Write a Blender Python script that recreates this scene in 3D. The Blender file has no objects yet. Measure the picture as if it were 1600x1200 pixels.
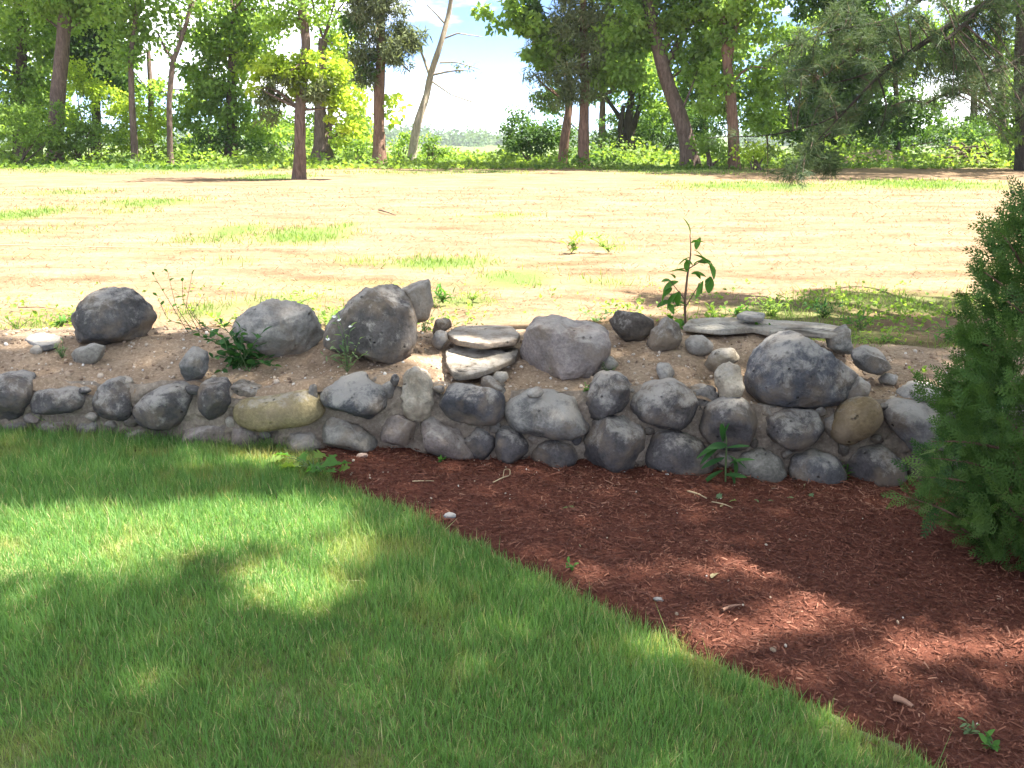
import bpy, bmesh, math, random
import numpy as np
from mathutils import Vector, Matrix

# ------------------------------------------------------------------ camera, sky, sun
SC = bpy.context.scene
COL = SC.collection
F = 1383.0                                   # focal length in pixels of a 1600 px wide picture
PITCH = math.radians(16.1)
CZ = 1.6
cam_d = bpy.data.cameras.new('camera')
cam_d.sensor_width = 36.0
cam_d.lens = 36.0 * F / 1600.0
cam_d.clip_start = 0.05
cam_d.clip_end = 3000
cam = bpy.data.objects.new('camera', cam_d)
cam.location = (0, 0, CZ)
cam.rotation_euler = (math.pi / 2 - PITCH, 0, 0)
COL.objects.link(cam)
SC.camera = cam

SUN_EL = math.radians(60)
SUN_AZ = math.radians(86)                    # from +Y towards +X
L = np.array([math.sin(SUN_AZ) * math.cos(SUN_EL), math.cos(SUN_AZ) * math.cos(SUN_EL), math.sin(SUN_EL)])
sun_d = bpy.data.lights.new('sun', 'SUN')
sun_d.energy = 4.4
sun_d.angle = math.radians(0.55)
sun_d.color = (1.0, 0.94, 0.84)
sun = bpy.data.objects.new('sun', sun_d)
sun.rotation_euler = Vector(L).to_track_quat('Z', 'Y').to_euler()
sun.location = (20, 8, 40)
COL.objects.link(sun)

world = bpy.data.worlds.new('World')
SC.world = world
world.use_nodes = True
wn, wl = world.node_tree.nodes, world.node_tree.links
wn.clear()
w_out = wn.new('ShaderNodeOutputWorld')
w_bg = wn.new('ShaderNodeBackground')
w_bg.inputs['Strength'].default_value = 0.08
w_sky = wn.new('ShaderNodeTexSky')
w_sky.sky_type = 'NISHITA'
w_sky.sun_disc = False
w_sky.sun_elevation = SUN_EL
w_sky.sun_rotation = SUN_AZ
w_sky.air_density = 0.25
w_sky.dust_density = 0.1
w_sky.ozone_density = 3.0
w_tc = wn.new('ShaderNodeTexCoord')
w_map = wn.new('ShaderNodeMapping')
w_map.inputs['Scale'].default_value = (1.0, 1.0, 3.2)
w_map.inputs['Location'].default_value = (3, 1, 0)
w_no = wn.new('ShaderNodeTexNoise')
w_no.inputs['Scale'].default_value = 3.4
w_no.inputs['Detail'].default_value = 6
w_no.inputs['Roughness'].default_value = 0.55
w_r = wn.new('ShaderNodeValToRGB')
w_r.color_ramp.elements[0].position = 0.46
w_r.color_ramp.elements[1].position = 0.62
w_mix = wn.new('ShaderNodeMixRGB')
w_mix.inputs['Color2'].default_value = (8.0, 8.1, 8.3, 1)
wl.new(w_tc.outputs['Generated'], w_map.inputs['Vector'])
wl.new(w_map.outputs['Vector'], w_no.inputs['Vector'])
wl.new(w_no.outputs['Fac'], w_r.inputs['Fac'])
wl.new(w_r.outputs['Color'], w_mix.inputs['Fac'])
wl.new(w_sky.outputs['Color'], w_mix.inputs['Color1'])
wl.new(w_mix.outputs['Color'], w_bg.inputs['Color'])
wl.new(w_bg.outputs['Background'], w_out.inputs['Surface'])

SC.view_settings.view_transform = 'Standard'
SC.view_settings.look = 'None'
SC.view_settings.gamma = 1.0
SC.view_settings.use_curve_mapping = False
SC.view_settings.exposure = 2.75
SC.render.engine = 'CYCLES'
SC.cycles.max_bounces = 6
SC.cycles.transparent_max_bounces = 4

# ------------------------------------------------------------------ helpers
RNG = np.random.default_rng(7)
random.seed(7)
sP, cP = math.sin(PITCH), math.cos(PITCH)


def ray(px, py):
    x, y = (px - 800) / F, (600 - py) / F
    return np.array([x, cP + y * sP, -sP + y * cP])


def at_y(px, py, Y):
    d = ray(px, py)
    t = Y / d[1]
    return np.array([d[0] * t, Y, CZ + d[2] * t])


def at_z(px, py, z):
    d = ray(px, py)
    t = (z - CZ) / d[2]
    return np.array([d[0] * t, d[1] * t, z])


def to_px(P):
    P = np.asarray(P, float)
    v = P - np.array([0, 0, CZ])
    fw = v[..., 1] * cP - v[..., 2] * sP
    up = v[..., 1] * sP + v[..., 2] * cP
    return 800 + F * v[..., 0] / fw, 600 - F * up / fw


def hit(px, py, zf, y0=1.0, y1=60.0):
    """first place where the ray through a picture point meets the height field zf(x, y)"""
    d = ray(px, py)
    ts = np.geomspace(y0, y1, 1500) / d[1]
    P = np.array([0, 0, CZ]) + ts[:, None] * d
    below = P[:, 2] <= zf(P[:, 0], P[:, 1])
    i = int(np.argmax(below)) if below.any() else len(ts) - 1
    return P[i]


def _hash(i, j, k, s):
    h = (i * 374761393 + j * 668265263 + k * 2147483647 + s * 1274126177) & 0xFFFFFFFF
    h = ((h ^ (h >> 13)) * 1274126177) & 0xFFFFFFFF
    h = (h ^ (h >> 16)) & 0xFFFF
    return h / 32767.5 - 1.0


def vnoise(P, seed=0):
    P = np.asarray(P, float)
    I = np.floor(P).astype(np.int64)
    f = P - I
    f = f * f * f * (f * (f * 6 - 15) + 10)
    r = 0
    for a in (0, 1):
        wa = f[:, 0] if a else 1 - f[:, 0]
        for b in (0, 1):
            wb = f[:, 1] if b else 1 - f[:, 1]
            for c in (0, 1):
                wc = f[:, 2] if c else 1 - f[:, 2]
                r = r + wa * wb * wc * _hash(I[:, 0] + a, I[:, 1] + b, I[:, 2] + c, seed)
    return r


def fbm(P, seed=0, octv=4, gain=0.5):
    P = np.asarray(P, float)
    r, a = 0, 1.0
    for o in range(octv):
        r = r + a * vnoise(P * (2.03 ** o) + 17.3 * o, seed + o)
        a *= gain
    return r


def fbm2(x, y, seed=0, octv=4, gain=0.5):
    x, y = np.broadcast_arrays(x, y)
    P = np.stack([x.ravel(), y.ravel(), np.full(x.size, 0.37)], 1)
    return fbm(P, seed, octv, gain).reshape(x.shape)


def mesh_np(name, V, faces, mat=None, attrs=None, smooth=False):
    me = bpy.data.meshes.new(name)
    V = np.asarray(V, np.float32)
    faces = [np.asarray(f, np.int32) for f in faces if len(f)]
    me.vertices.add(len(V))
    me.vertices.foreach_set('co', V.ravel())
    nl = sum(f.size for f in faces)
    me.loops.add(nl)
    me.loops.foreach_set('vertex_index', np.concatenate([f.ravel() for f in faces]))
    tot = np.concatenate([np.full(len(f), f.shape[1], np.int32) for f in faces])
    st = np.concatenate([[0], np.cumsum(tot)[:-1]]).astype(np.int32)
    me.polygons.add(len(tot))
    me.polygons.foreach_set('loop_start', st)
    me.polygons.foreach_set('loop_total', tot)
    if smooth:
        me.polygons.foreach_set('use_smooth', np.ones(len(tot), bool))
    if attrs:
        for k, v in attrs.items():
            a = me.attributes.new(k, 'FLOAT', 'POINT')
            a.data.foreach_set('value', np.asarray(v, np.float32))
    if mat:
        me.materials.append(mat)
    me.update()
    me.validate()
    return me


def link(name, me, parent=None, loc=(0, 0, 0), label=None, cat=None, group=None, kind=None, color=None):
    o = bpy.data.objects.new(name, me)
    COL.objects.link(o)
    o.location = [float(c) for c in loc]
    if parent:
        o.parent = parent
    if label:
        o['label'] = label
    if cat:
        o['category'] = cat
    if group:
        o['group'] = group
    if kind:
        o['kind'] = kind
    if color is not None:
        o.color = color
    return o


def thing(name, label, cat, loc=(0, 0, 0), group=None):
    return link(name, None, None, loc, label, cat, group)


def norm(a):
    return a / np.maximum(np.linalg.norm(a, axis=-1, keepdims=True), 1e-9)


def frames(d, roll):
    """rotation matrices whose local Y runs along d; local Z leans to world up, then rolls"""
    d = norm(d)
    up = np.zeros_like(d)
    up[:, 2] = 1
    up[np.abs(d[:, 2]) > 0.98] = (1, 0, 0)
    x = norm(np.cross(d, up))
    z = np.cross(x, d)
    c, s = np.cos(roll)[:, None], np.sin(roll)[:, None]
    return np.stack([x * c + z * s, d, z * c - x * s], axis=2)


def scatter(tv, tfs, pos, R, scale, rnd=None):
    tv = np.asarray(tv, float)
    n, k = len(pos), len(tv)
    scale = np.asarray(scale, float)
    if scale.ndim == 1:
        scale = np.repeat(scale[:, None], 3, 1)
    V = np.einsum('nij,nkj->nki', R, tv[None] * scale[:, None, :]) + pos[:, None, :]
    off = (np.arange(n) * k)
    faces = [(np.asarray(tf)[None] + off[:, None, None]).reshape(-1, len(tf[0])) for tf in tfs]
    if rnd is None:
        rnd = RNG.random(n)
    return V.reshape(-1, 3), faces, np.repeat(rnd, k)


def tube(path, rad, sides=10, seed=0, rough=0.08, step=None):
    P = np.asarray(path, float)
    r = np.asarray(rad, float)
    seg = np.linalg.norm(np.diff(P, axis=0), axis=1)
    s = np.concatenate([[0], np.cumsum(seg)])
    n = max(len(P), int(s[-1] / (step or max(r.max() * 1.2, s[-1] / 40))) + 2)
    t = np.linspace(0, s[-1], n)
    Q = np.stack([np.interp(t, s, P[:, i]) for i in range(3)], 1)
    if n > 4:
        for _ in range(2):
            Q[1:-1] = 0.25 * Q[:-2] + 0.5 * Q[1:-1] + 0.25 * Q[2:]
    rr = np.interp(t, s, r)
    T = norm(np.gradient(Q, axis=0))
    ref = np.array([0, 1, 0.1]) if abs(T[:, 1]).mean() < 0.8 else np.array([1, 0, 0.1])
    A = norm(np.cross(T, ref))
    B = np.cross(T, A)
    a = np.linspace(0, 2 * math.pi, sides, endpoint=False)
    ring = A[:, None] * np.cos(a)[None, :, None] + B[:, None] * np.sin(a)[None, :, None]
    V = Q[:, None] + ring * rr[:, None, None]
    nz = vnoise(V.reshape(-1, 3) / max(r.max(), 1e-4) * 1.3, seed).reshape(n, sides)
    V = Q[:, None] + ring * (rr[:, None] * (1 + rough * nz))[:, :, None]
    i, j = np.meshgrid(np.arange(n - 1), np.arange(sides), indexing='ij')
    q = np.stack([i * sides + j, i * sides + (j + 1) % sides, (i + 1) * sides + (j + 1) % sides, (i + 1) * sides + j], -1).reshape(-1, 4)
    return V.reshape(-1, 3), q


def join(parts):
    """parts: list of (V, [faces...])"""
    Vs, fs, o = [], {}, 0
    for V, faces in parts:
        if not isinstance(faces, list):
            faces = [faces]
        for f in faces:
            f = np.asarray(f)
            fs.setdefault(f.shape[1], []).append(f + o)
        Vs.append(V)
        o += len(V)
    return np.concatenate(Vs), [np.concatenate(v) for v in fs.values()]


# ------------------------------------------------------------------ materials
class NT:
    def __init__(self, name):
        self.m = bpy.data.materials.new(name)
        self.m.use_nodes = True
        self.n, self.l = self.m.node_tree.nodes, self.m.node_tree.links
        self.n.clear()
        self.out = self.n.new('ShaderNodeOutputMaterial')

    def add(self, t, **kw):
        nd = self.n.new('ShaderNode' + t)
        for k, v in kw.items():
            if k in nd.inputs:
                if isinstance(v, bpy.types.NodeSocket):
                    self.l.new(v, nd.inputs[k])
                else:
                    nd.inputs[k].default_value = v
            else:
                setattr(nd, k, v)
        return nd

    def ramp(self, fac, stops):
        r = self.n.new('ShaderNodeValToRGB')
        e = r.color_ramp.elements
        while len(e) < len(stops):
            e.new(0.5)
        for el, (p, c) in zip(e, stops):
            el.position = p
            el.color = (*c, 1) if not isinstance(c, (int, float)) else (c, c, c, 1)
        self.l.new(fac, r.inputs['Fac'])
        return r.outputs['Color']

    def noise(self, scale, detail=4, rough=0.55, vec=None, out='Fac', dist=0.0):
        nd = self.add('TexNoise', Scale=scale, Detail=detail, Roughness=rough, Distortion=dist)
        if vec is not None:
            self.l.new(vec, nd.inputs['Vector'])
        return nd.outputs[out]

    def mix(self, fac, a, b, mode='MIX'):
        nd = self.n.new('ShaderNodeMixRGB')
        nd.blend_type = mode
        for k, v in (('Fac', fac), ('Color1', a), ('Color2', b)):
            if isinstance(v, bpy.types.NodeSocket):
                self.l.new(v, nd.inputs[k])
            elif isinstance(v, (int, float)):
                nd.inputs[k].default_value = v if k == 'Fac' else (v, v, v, 1)
            else:
                nd.inputs[k].default_value = (*v, 1)
        return nd.outputs['Color']

    def math(self, op, a, b=0.0):
        nd = self.n.new('ShaderNodeMath')
        nd.operation = op
        for i, v in enumerate((a, b)):
            if isinstance(v, bpy.types.NodeSocket):
                self.l.new(v, nd.inputs[i])
            else:
                nd.inputs[i].default_value = v
        return nd.outputs[0]

    def mapping(self, src='Object', scale=(1, 1, 1)):
        tc = self.n.new('ShaderNodeTexCoord')
        mp = self.n.new('ShaderNodeMapping')
        mp.inputs['Scale'].default_value = scale
        self.l.new(tc.outputs[src], mp.inputs['Vector'])
        return mp.outputs['Vector']

    def attr(self, name):
        a = self.n.new('ShaderNodeAttribute')
        a.attribute_name = name
        return a.outputs['Fac']

    def finish(self, col, rough=0.9, bump=None, strength=0.4, dist=0.01, spec=0.25):
        b = self.n.new('ShaderNodeBsdfPrincipled')
        if isinstance(col, bpy.types.NodeSocket):
            self.l.new(col, b.inputs['Base Color'])
        else:
            b.inputs['Base Color'].default_value = (*col, 1)
        b.inputs['Roughness'].default_value = rough
        b.inputs['Specular IOR Level'].default_value = spec
        if bump is not None:
            bp = self.n.new('ShaderNodeBump')
            bp.inputs['Strength'].default_value = strength
            bp.inputs['Distance'].default_value = dist
            self.l.new(bump, bp.inputs['Height'])
            self.l.new(bp.outputs['Normal'], b.inputs['Normal'])
        self.l.new(b.outputs['BSDF'], self.out.inputs['Surface'])
        return self.m

    def finish_leaf(self, col, tcol, trans=0.4, rough=0.6):
        d = self.n.new('ShaderNodeBsdfPrincipled')
        self.l.new(col, d.inputs['Base Color'])
        d.inputs['Roughness'].default_value = rough
        d.inputs['Specular IOR Level'].default_value = 0.2
        t = self.n.new('ShaderNodeBsdfTranslucent')
        self.l.new(tcol, t.inputs['Color'])
        mx = self.n.new('ShaderNodeMixShader')
        mx.inputs['Fac'].default_value = trans
        self.l.new(d.outputs['BSDF'], mx.inputs[1])
        self.l.new(t.outputs['BSDF'], mx.inputs[2])
        self.l.new(mx.outputs['Shader'], self.out.inputs['Surface'])
        return self.m


def leaf_mat(name, c0, c1, trans=0.45, warm=(2.0, 1.95, 0.85), rough=0.6, extra=None):
    t = NT(name)
    r = t.attr('rnd')
    stops = [(0.0, c0), (0.9, c1)]
    if extra:
        stops.append((0.97, extra))
    col = t.ramp(r, stops)
    tcol = t.mix(1.0, col, warm, 'MULTIPLY')
    return t.finish_leaf(col, tcol, trans, rough)


def m_stone():
    t = NT('field_stone')
    oi = t.n.new('ShaderNodeObjectInfo')
    base, crust, rnd = oi.outputs['Color'], oi.outputs['Alpha'], oi.outputs['Random']
    tc = t.n.new('ShaderNodeTexCoord')
    va = t.n.new('ShaderNodeVectorMath')
    va.operation = 'ADD'
    t.l.new(tc.outputs['Object'], va.inputs[0])
    cb = t.n.new('ShaderNodeCombineXYZ')
    k = t.math('MULTIPLY', rnd, 40.0)
    for i in range(3):
        t.l.new(k, cb.inputs[i])
    t.l.new(cb.outputs[0], va.inputs[1])
    v = va.outputs[0]
    big = t.noise(9, 5, 0.6, v)
    fine = t.noise(75, 5, 0.7, v)
    mid = t.noise(26, 6, 0.65, v, dist=0.6)
    c = t.mix(1.0, base, t.ramp(big, [(0.3, 0.5), (0.72, 1.05)]), 'MULTIPLY')
    c = t.mix(1.0, c, t.ramp(fine, [(0.3, 0.7), (0.7, 1.3)]), 'MULTIPLY')
    # brownish earth stain
    c = t.mix(t.math('MULTIPLY', t.ramp(t.noise(6, 4, 0.6, v), [(0.46, 0.0), (0.64, 1.0)]), 0.62), c, (0.22, 0.17, 0.12))
    # pale lichen crust, patchy
    lich = t.noise(13, 9, 0.78, v, dist=0.3)
    geo = t.n.new('ShaderNodeNewGeometry')
    sx = t.n.new('ShaderNodeSeparateXYZ')
    t.l.new(geo.outputs['Normal'], sx.inputs[0])
    thr = t.math('ADD', lich, t.math('ADD', t.math('MULTIPLY', crust, 0.24), t.math('MULTIPLY', sx.outputs['Z'], 0.17)))
    pm = t.ramp(thr, [(0.63, 0.0), (0.78, 1.0)])
    c = t.mix(t.math('MULTIPLY', pm, 0.66), c, (0.37, 0.345, 0.305))
    # dark pits
    vo = t.add('TexVoronoi', Scale=24.0)
    t.l.new(v, vo.inputs['Vector'])
    pit = t.ramp(vo.outputs['Distance'], [(0.06, 0.0), (0.2, 1.0)])
    pitm = t.mix(t.ramp(t.noise(7, 2, 0.5, v), [(0.5, 0.0), (0.6, 1.0)]), 1.0, pit)
    c = t.mix(1.0, c, t.mix(0.6, 1.0, pitm), 'MULTIPLY')
    h = t.mix(0.5, t.mix(0.45, mid, fine), pitm)
    return t.finish(c, 0.95, h, 1.0, 0.022, 0.12)


M_STONE = m_stone()


def m_soil(name, a, b, c2):
    t = NT(name)
    v = t.mapping('Object')
    n1 = t.noise(5, 5, 0.6, v)
    n2 = t.noise(60, 5, 0.7, v)
    c = t.ramp(n1, [(0.3, a), (0.7, b)])
    c = t.mix(t.ramp(n2, [(0.55, 0.0), (0.75, 0.8)]), c, c2)
    c = t.mix(1.0, c, t.ramp(n2, [(0.25, 0.65), (0.6, 1.1)]), 'MULTIPLY')
    return t.finish(c, 0.97, t.noise(45, 6, 0.7, v), 0.8, 0.02, 0.1)


M_SOIL = m_soil('dry_soil', (0.25, 0.175, 0.115), (0.36, 0.27, 0.185), (0.47, 0.39, 0.30))
M_MORTAR = m_soil('mortar', (0.20, 0.16, 0.125), (0.30, 0.25, 0.195), (0.33, 0.29, 0.24))


def m_pebble():
    t = NT('pebble')
    c = t.ramp(t.attr('rnd'), [(0.0, (0.17, 0.12, 0.085)), (0.5, (0.34, 0.25, 0.175)), (0.85, (0.47, 0.40, 0.32)), (1.0, (0.6, 0.57, 0.52))])
    return t.finish(c, 0.95, spec=0.1)


M_PEBBLE = m_pebble()


def m_bark(name, a, b, scale=9.0):
    t = NT(name)
    v = t.mapping('Object', (scale, scale, scale * 0.22))
    n = t.noise(1.6, 6, 0.7, v, dist=0.8)
    c = t.ramp(n, [(0.3, a), (0.68, b)])
    return t.finish(c, 0.95, n, 0.9, 0.05, 0.1)


M_BARK = m_bark('brown_bark', (0.06, 0.042, 0.034), (0.20, 0.145, 0.118))
M_BARK_RED = m_bark('reddish_bark', (0.085, 0.05, 0.035), (0.26, 0.16, 0.115))
M_BARK_PALE = m_bark('pale_bark', (0.2, 0.165, 0.125), (0.46, 0.39, 0.30))
M_BARK_DARK = m_bark('dark_bark', (0.022, 0.018, 0.015), (0.075, 0.06, 0.048))

M_GREEN = leaf_mat('mid_green_leaves', (0.075, 0.14, 0.03), (0.18, 0.28, 0.065), 0.5)
M_LIGHT = leaf_mat('light_green_leaves', (0.10, 0.185, 0.035), (0.23, 0.33, 0.085), 0.5)
M_YELLOW = leaf_mat('yellow_green_leaves', (0.17, 0.26, 0.03), (0.32, 0.40, 0.07), 0.55)
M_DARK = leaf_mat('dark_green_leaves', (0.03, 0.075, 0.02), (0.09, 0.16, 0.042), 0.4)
M_OLIVE = leaf_mat('grey_green_needles', (0.085, 0.115, 0.05), (0.19, 0.22, 0.10), 0.35, (1.1, 1.1, 0.7), extra=(0.30, 0.22, 0.13))
M_PINE = leaf_mat('pine_needles', (0.028, 0.055, 0.03), (0.095, 0.135, 0.065), 0.3, (1.4, 1.4, 0.8), extra=(0.20, 0.15, 0.08))
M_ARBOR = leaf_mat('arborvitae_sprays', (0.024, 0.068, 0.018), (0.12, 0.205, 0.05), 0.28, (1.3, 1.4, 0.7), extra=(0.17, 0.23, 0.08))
M_WEED = leaf_mat('weed_leaves', (0.04, 0.12, 0.022), (0.09, 0.21, 0.04), 0.4)
M_WEED_DARK = leaf_mat('dark_weed_leaves', (0.022, 0.075, 0.022), (0.05, 0.13, 0.035), 0.35)
M_WEED_PALE = leaf_mat('pale_weed_leaves', (0.10, 0.17, 0.09), (0.19, 0.27, 0.13), 0.4)
M_DRYLEAF = leaf_mat('dry_leaves', (0.30, 0.24, 0.12), (0.45, 0.40, 0.24), 0.35, (1.0, 1.0, 0.8))
M_FARWOOD = leaf_mat('far_wood', (0.04, 0.085, 0.03), (0.085, 0.14, 0.045), 0.25)


def m_grass():
    t = NT('lawn_grass')
    r, dry = t.attr('rnd'), t.attr('dry')
    c = t.ramp(r, [(0.0, (0.088, 0.18, 0.06)), (0.5, (0.145, 0.285, 0.092)), (0.85, (0.23, 0.35, 0.135)), (1.0, (0.44, 0.41, 0.25))])
    c = t.mix(dry, c, (0.33, 0.29, 0.125))
    tc = t.mix(1.0, c, (1.9, 1.8, 1.0), 'MULTIPLY')
    return t.finish_leaf(c, tc, 0.5, 0.5)


M_GRASS = m_grass()
M_TUFT = leaf_mat('field_grass', (0.08, 0.16, 0.035), (0.2, 0.27, 0.08), 0.4)
M_STRAW = leaf_mat('straw', (0.17, 0.12, 0.065), (0.30, 0.23, 0.13), 0.2, (1, 1, 0.8))


def m_mulch():
    t = NT('mulch_chips')
    c = t.ramp(t.attr('rnd'), [(0.0, (0.075, 0.03, 0.02)), (0.5, (0.15, 0.059, 0.038)), (0.9, (0.23, 0.10, 0.062)), (0.985, (0.31, 0.17, 0.115)), (1.0, (0.4, 0.29, 0.2))])
    return t.finish(c, 0.85, spec=0.2)


def m_mulch_ground():
    t = NT('mulch_ground')
    v = t.mapping('Object')
    n = t.noise(55, 6, 0.75, v)
    c = t.ramp(n, [(0.3, (0.055, 0.02, 0.014)), (0.5, (0.13, 0.047, 0.031)), (0.72, (0.20, 0.08, 0.05))])
    return t.finish(c, 0.95, n, 1.0, 0.02, 0.1)


M_MULCH, M_MULCHG = m_mulch(), m_mulch_ground()


def m_lawn_ground():
    t = NT('lawn_soil')
    n = t.noise(30, 5, 0.7, t.mapping('Object'))
    c = t.ramp(n, [(0.3, (0.10, 0.13, 0.045)), (0.7, (0.22, 0.22, 0.10))])
    return t.finish(c, 1.0, n, 0.6, 0.02, 0.05)


def m_field():
    t = NT('dry_field')
    v = t.mapping('Object')
    n0 = t.noise(0.55, 4, 0.6, v)
    n1 = t.noise(2.3, 6, 0.68, t.mapping('Object', (0.35, 1.0, 1.0)))
    n2 = t.noise(14, 6, 0.7, v)
    c = t.ramp(n1, [(0.3, (0.11, 0.072, 0.040)), (0.42, (0.165, 0.111, 0.067)), (0.54, (0.21, 0.149, 0.096)), (0.75, (0.255, 0.18, 0.122))])
    c = t.mix(t.ramp(n0, [(0.5, 0.0), (0.66, 0.55)]), c, (0.18, 0.122, 0.072))
    n3 = t.noise(1.5, 5, 0.7, t.mapping('Object', (0.16, 1.5, 1.0)))
    c = t.mix(t.ramp(n3, [(0.52, 0.0), (0.66, 0.6)]), c, (0.135, 0.088, 0.055))
    n4 = t.noise(1.1, 5, 0.7, t.mapping('Object', (0.3, 1.3, 2.0)))
    c = t.mix(t.ramp(n4, [(0.55, 0.0), (0.7, 0.5)]), c, (0.135, 0.15, 0.06))
    c = t.mix(1.0, c, t.ramp(n2, [(0.3, 0.66), (0.62, 1.1)]), 'MULTIPLY')
    g = t.attr('green')
    gm = t.ramp(t.math('ADD', t.math('MULTIPLY', g, 0.62), t.math('MULTIPLY', n2, 0.6)), [(0.42, 0.0), (0.8, 1.0)])
    c = t.mix(gm, c, (0.10, 0.135, 0.042))
    return t.finish(c, 1.0, n2, 0.6, 0.04, 0.05)


M_LAWNG, M_FIELD = m_lawn_ground(), m_field()

# ------------------------------------------------------------------ terrain
FIELD_Z = 0.42


def zg(x, y):
    """the yard: lawn and mulch, dropping gently to the right"""
    x = np.asarray(x, float)
    return np.clip(0.065 * (1.5 - x), 0.0, 0.5)


def zfield(x, y):
    y = np.asarray(y, float)
    drop = np.clip((y - 42) / 70, 0, 1)
    return FIELD_Z - 11.0 * drop * drop * (3 - 2 * drop) + 0 * np.asarray(x, float)


RIM = [(-200, 590), (0, 590), (150, 598), (300, 598), (400, 610), (520, 598), (620, 588), (700, 598), (800, 610), (900, 613), (1000, 603), (1090, 603),
       (1140, 622), (1200, 640), (1300, 634), (1400, 622), (1480, 615), (1800, 612)]
_rim = np.array([at_y(a, b, 4.0) for a, b in RIM])


def rim(x):
    x = np.asarray(x, float)
    return np.interp(x, _rim[:, 0], _rim[:, 2]) + 0.016 * fbm2(x * 5, x * 0, 17, 4)


def crest(x):
    return np.interp(x, [-4, -1.6, -0.6, 0.9, 1.45, 1.85, 4], [0.545, 0.55, 0.53, 0.545, 0.555, 0.43, 0.41])


def zsoil(x, y):
    u = np.clip((np.asarray(y) - 4.0) / 0.55, 0, 1)
    u = u * u * (3 - 2 * u)
    w = np.clip((np.asarray(y) - 4.68) / 0.5, 0, 1)
    w = w * w * (3 - 2 * w)
    z = rim(x) + (crest(x) - rim(x)) * u
    return z * (1 - w) + (FIELD_Z - 0.03) * w


def grid(xs, ys, zf):
    X, Y = np.meshgrid(xs, ys)
    Z = zf(X, Y)
    n, m = X.shape
    i, j = np.meshgrid(np.arange(n - 1), np.arange(m - 1), indexing='ij')
    q = np.stack([i * m + j, i * m + j + 1, (i + 1) * m + j + 1, (i + 1) * m + j], -1).reshape(-1, 4)
    return np.stack([X.ravel(), Y.ravel(), Z.ravel()], 1), q


# edge between lawn and mulch, near to far
EDGE_PX = [(1560, 1260), (1430, 1200), (1400, 1178), (1290, 1117), (1200, 1072), (1090, 1030), (1000, 986), (920, 945), (840, 900), (740, 855), (640, 806), (565, 776),
           (510, 752), (490, 730), (478, 712), (474, 700)]
_e = np.array([hit(a, b, zg) for a, b in EDGE_PX])
_e = np.concatenate([[[_e[0, 0] + (_e[0, 0] - _e[1, 0]) * 3, _e[0, 1] + (_e[0, 1] - _e[1, 1]) * 3, 0]], _e, [[_e[-1, 0], 4.3, 0]]])


def edge_x(y):
    o = np.argsort(_e[:, 1])
    return np.interp(y, _e[o, 1], _e[o, 0])


def is_lawn(x, y):
    wob = 0.03 * fbm2(np.asarray(x) * 7, np.asarray(y) * 7, 5, 4, .7)
    return x < edge_x(y) + np.clip(wob + .03, .012, .075)


# lawn soil
V, q = grid(np.arange(-9, 9.01, 0.12), np.arange(-5, 4.3, 0.12), lambda x, y: zg(x, y) - 0.012 + 0.008 * fbm2(x * 3, y * 3, 11))
link('lawn', mesh_np('lawn', V, [q], M_LAWNG, smooth=True), kind='structure', label='mown lawn ground running up to the stone wall')
# mulch bed, slightly mounded and lumpy
xs, ys = np.arange(-1.3, 6.0, 0.03), np.arange(0.6, 4.2, 0.03)


def zmulch(x, y):
    inside = np.clip((x - edge_x(y)) / 0.10, 0, 1)
    return zg(x, y) - 0.03 + 0.042 * inside + inside * (0.013 * fbm2(x * 4, y * 4, 31, 3) + 0.011 * fbm2(x * 16, y * 16, 33, 4))


V, q = grid(xs, ys, zmulch)
keep = V[:, 0] > edge_x(V[:, 1]) - 0.06
q = q[keep[q].all(1)]
use = np.zeros(len(V), bool)
use[q.ravel()] = True
ren = np.cumsum(use) - 1
link('mulch_bed', mesh_np('mulch_bed', V[use], [ren[q]], M_MULCHG, smooth=True), kind='structure', label='reddish brown bark mulch bed below the stone wall')

# soil on top of and behind the wall
V, q = grid(np.arange(-4.5, 4.6, 0.03), np.concatenate([[3.95, 3.965], np.arange(3.985, 5.3, 0.025)]),
            lambda x, y: np.where(y < 3.975, rim(x) - (3.985 - y) * 1.1 + 0.01 * fbm2(x * 14, y * 14, 45, 3), zsoil(x, y) + np.clip((5.2 - y) / 0.4, 0, 1) * (0.016 * fbm2(x * 6, y * 6, 41, 4) + 0.007 * fbm2(x * 30, y * 30, 44, 3))))
link('soil_bank', mesh_np('soil_bank', V, [q], M_SOIL, smooth=True), kind='structure', label='bare tan soil filling the top of the wall')

# field, green patches where the photograph shows grass
PATCH = [(20, 335, 60, 14, 1), (235, 316, 90, 8, .8), (370, 358, 40, 10, 1), (475, 366, 80, 14, 1), (540, 352, 20, 8, .8), (690, 410, 90, 12, .9), (805, 432, 70, 16, .9), (560, 408, 60, 7, .5),
         (370, 408, 50, 7, .5), (940, 438, 70, 10, .5), (100, 300, 80, 5, .6), (780, 337, 60, 5, .6), (330, 372, 80, 9, .5), (60, 360, 70, 8, .5), (1180, 290, 140, 8, .9), (1440, 287, 130, 8, 1),
         (240, 262, 260, 7, .8), (700, 268, 200, 4, .5), (1050, 262, 160, 8, .9), (430, 276, 60, 5, 1), (1400, 470, 200, 22, .6), (1420, 540, 120, 40, .4), (1230, 485, 150, 22, .6), (720, 468, 60, 12, .7),
         (430, 470, 100, 14, .6), (540, 490, 60, 16, .8), (1300, 520, 150, 18, .6), (200, 330, 60, 5, .4), (960, 386, 40, 8, .4), (330, 480, 60, 16, .6), (60, 505, 50, 12, .5)]
PW = []
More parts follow.
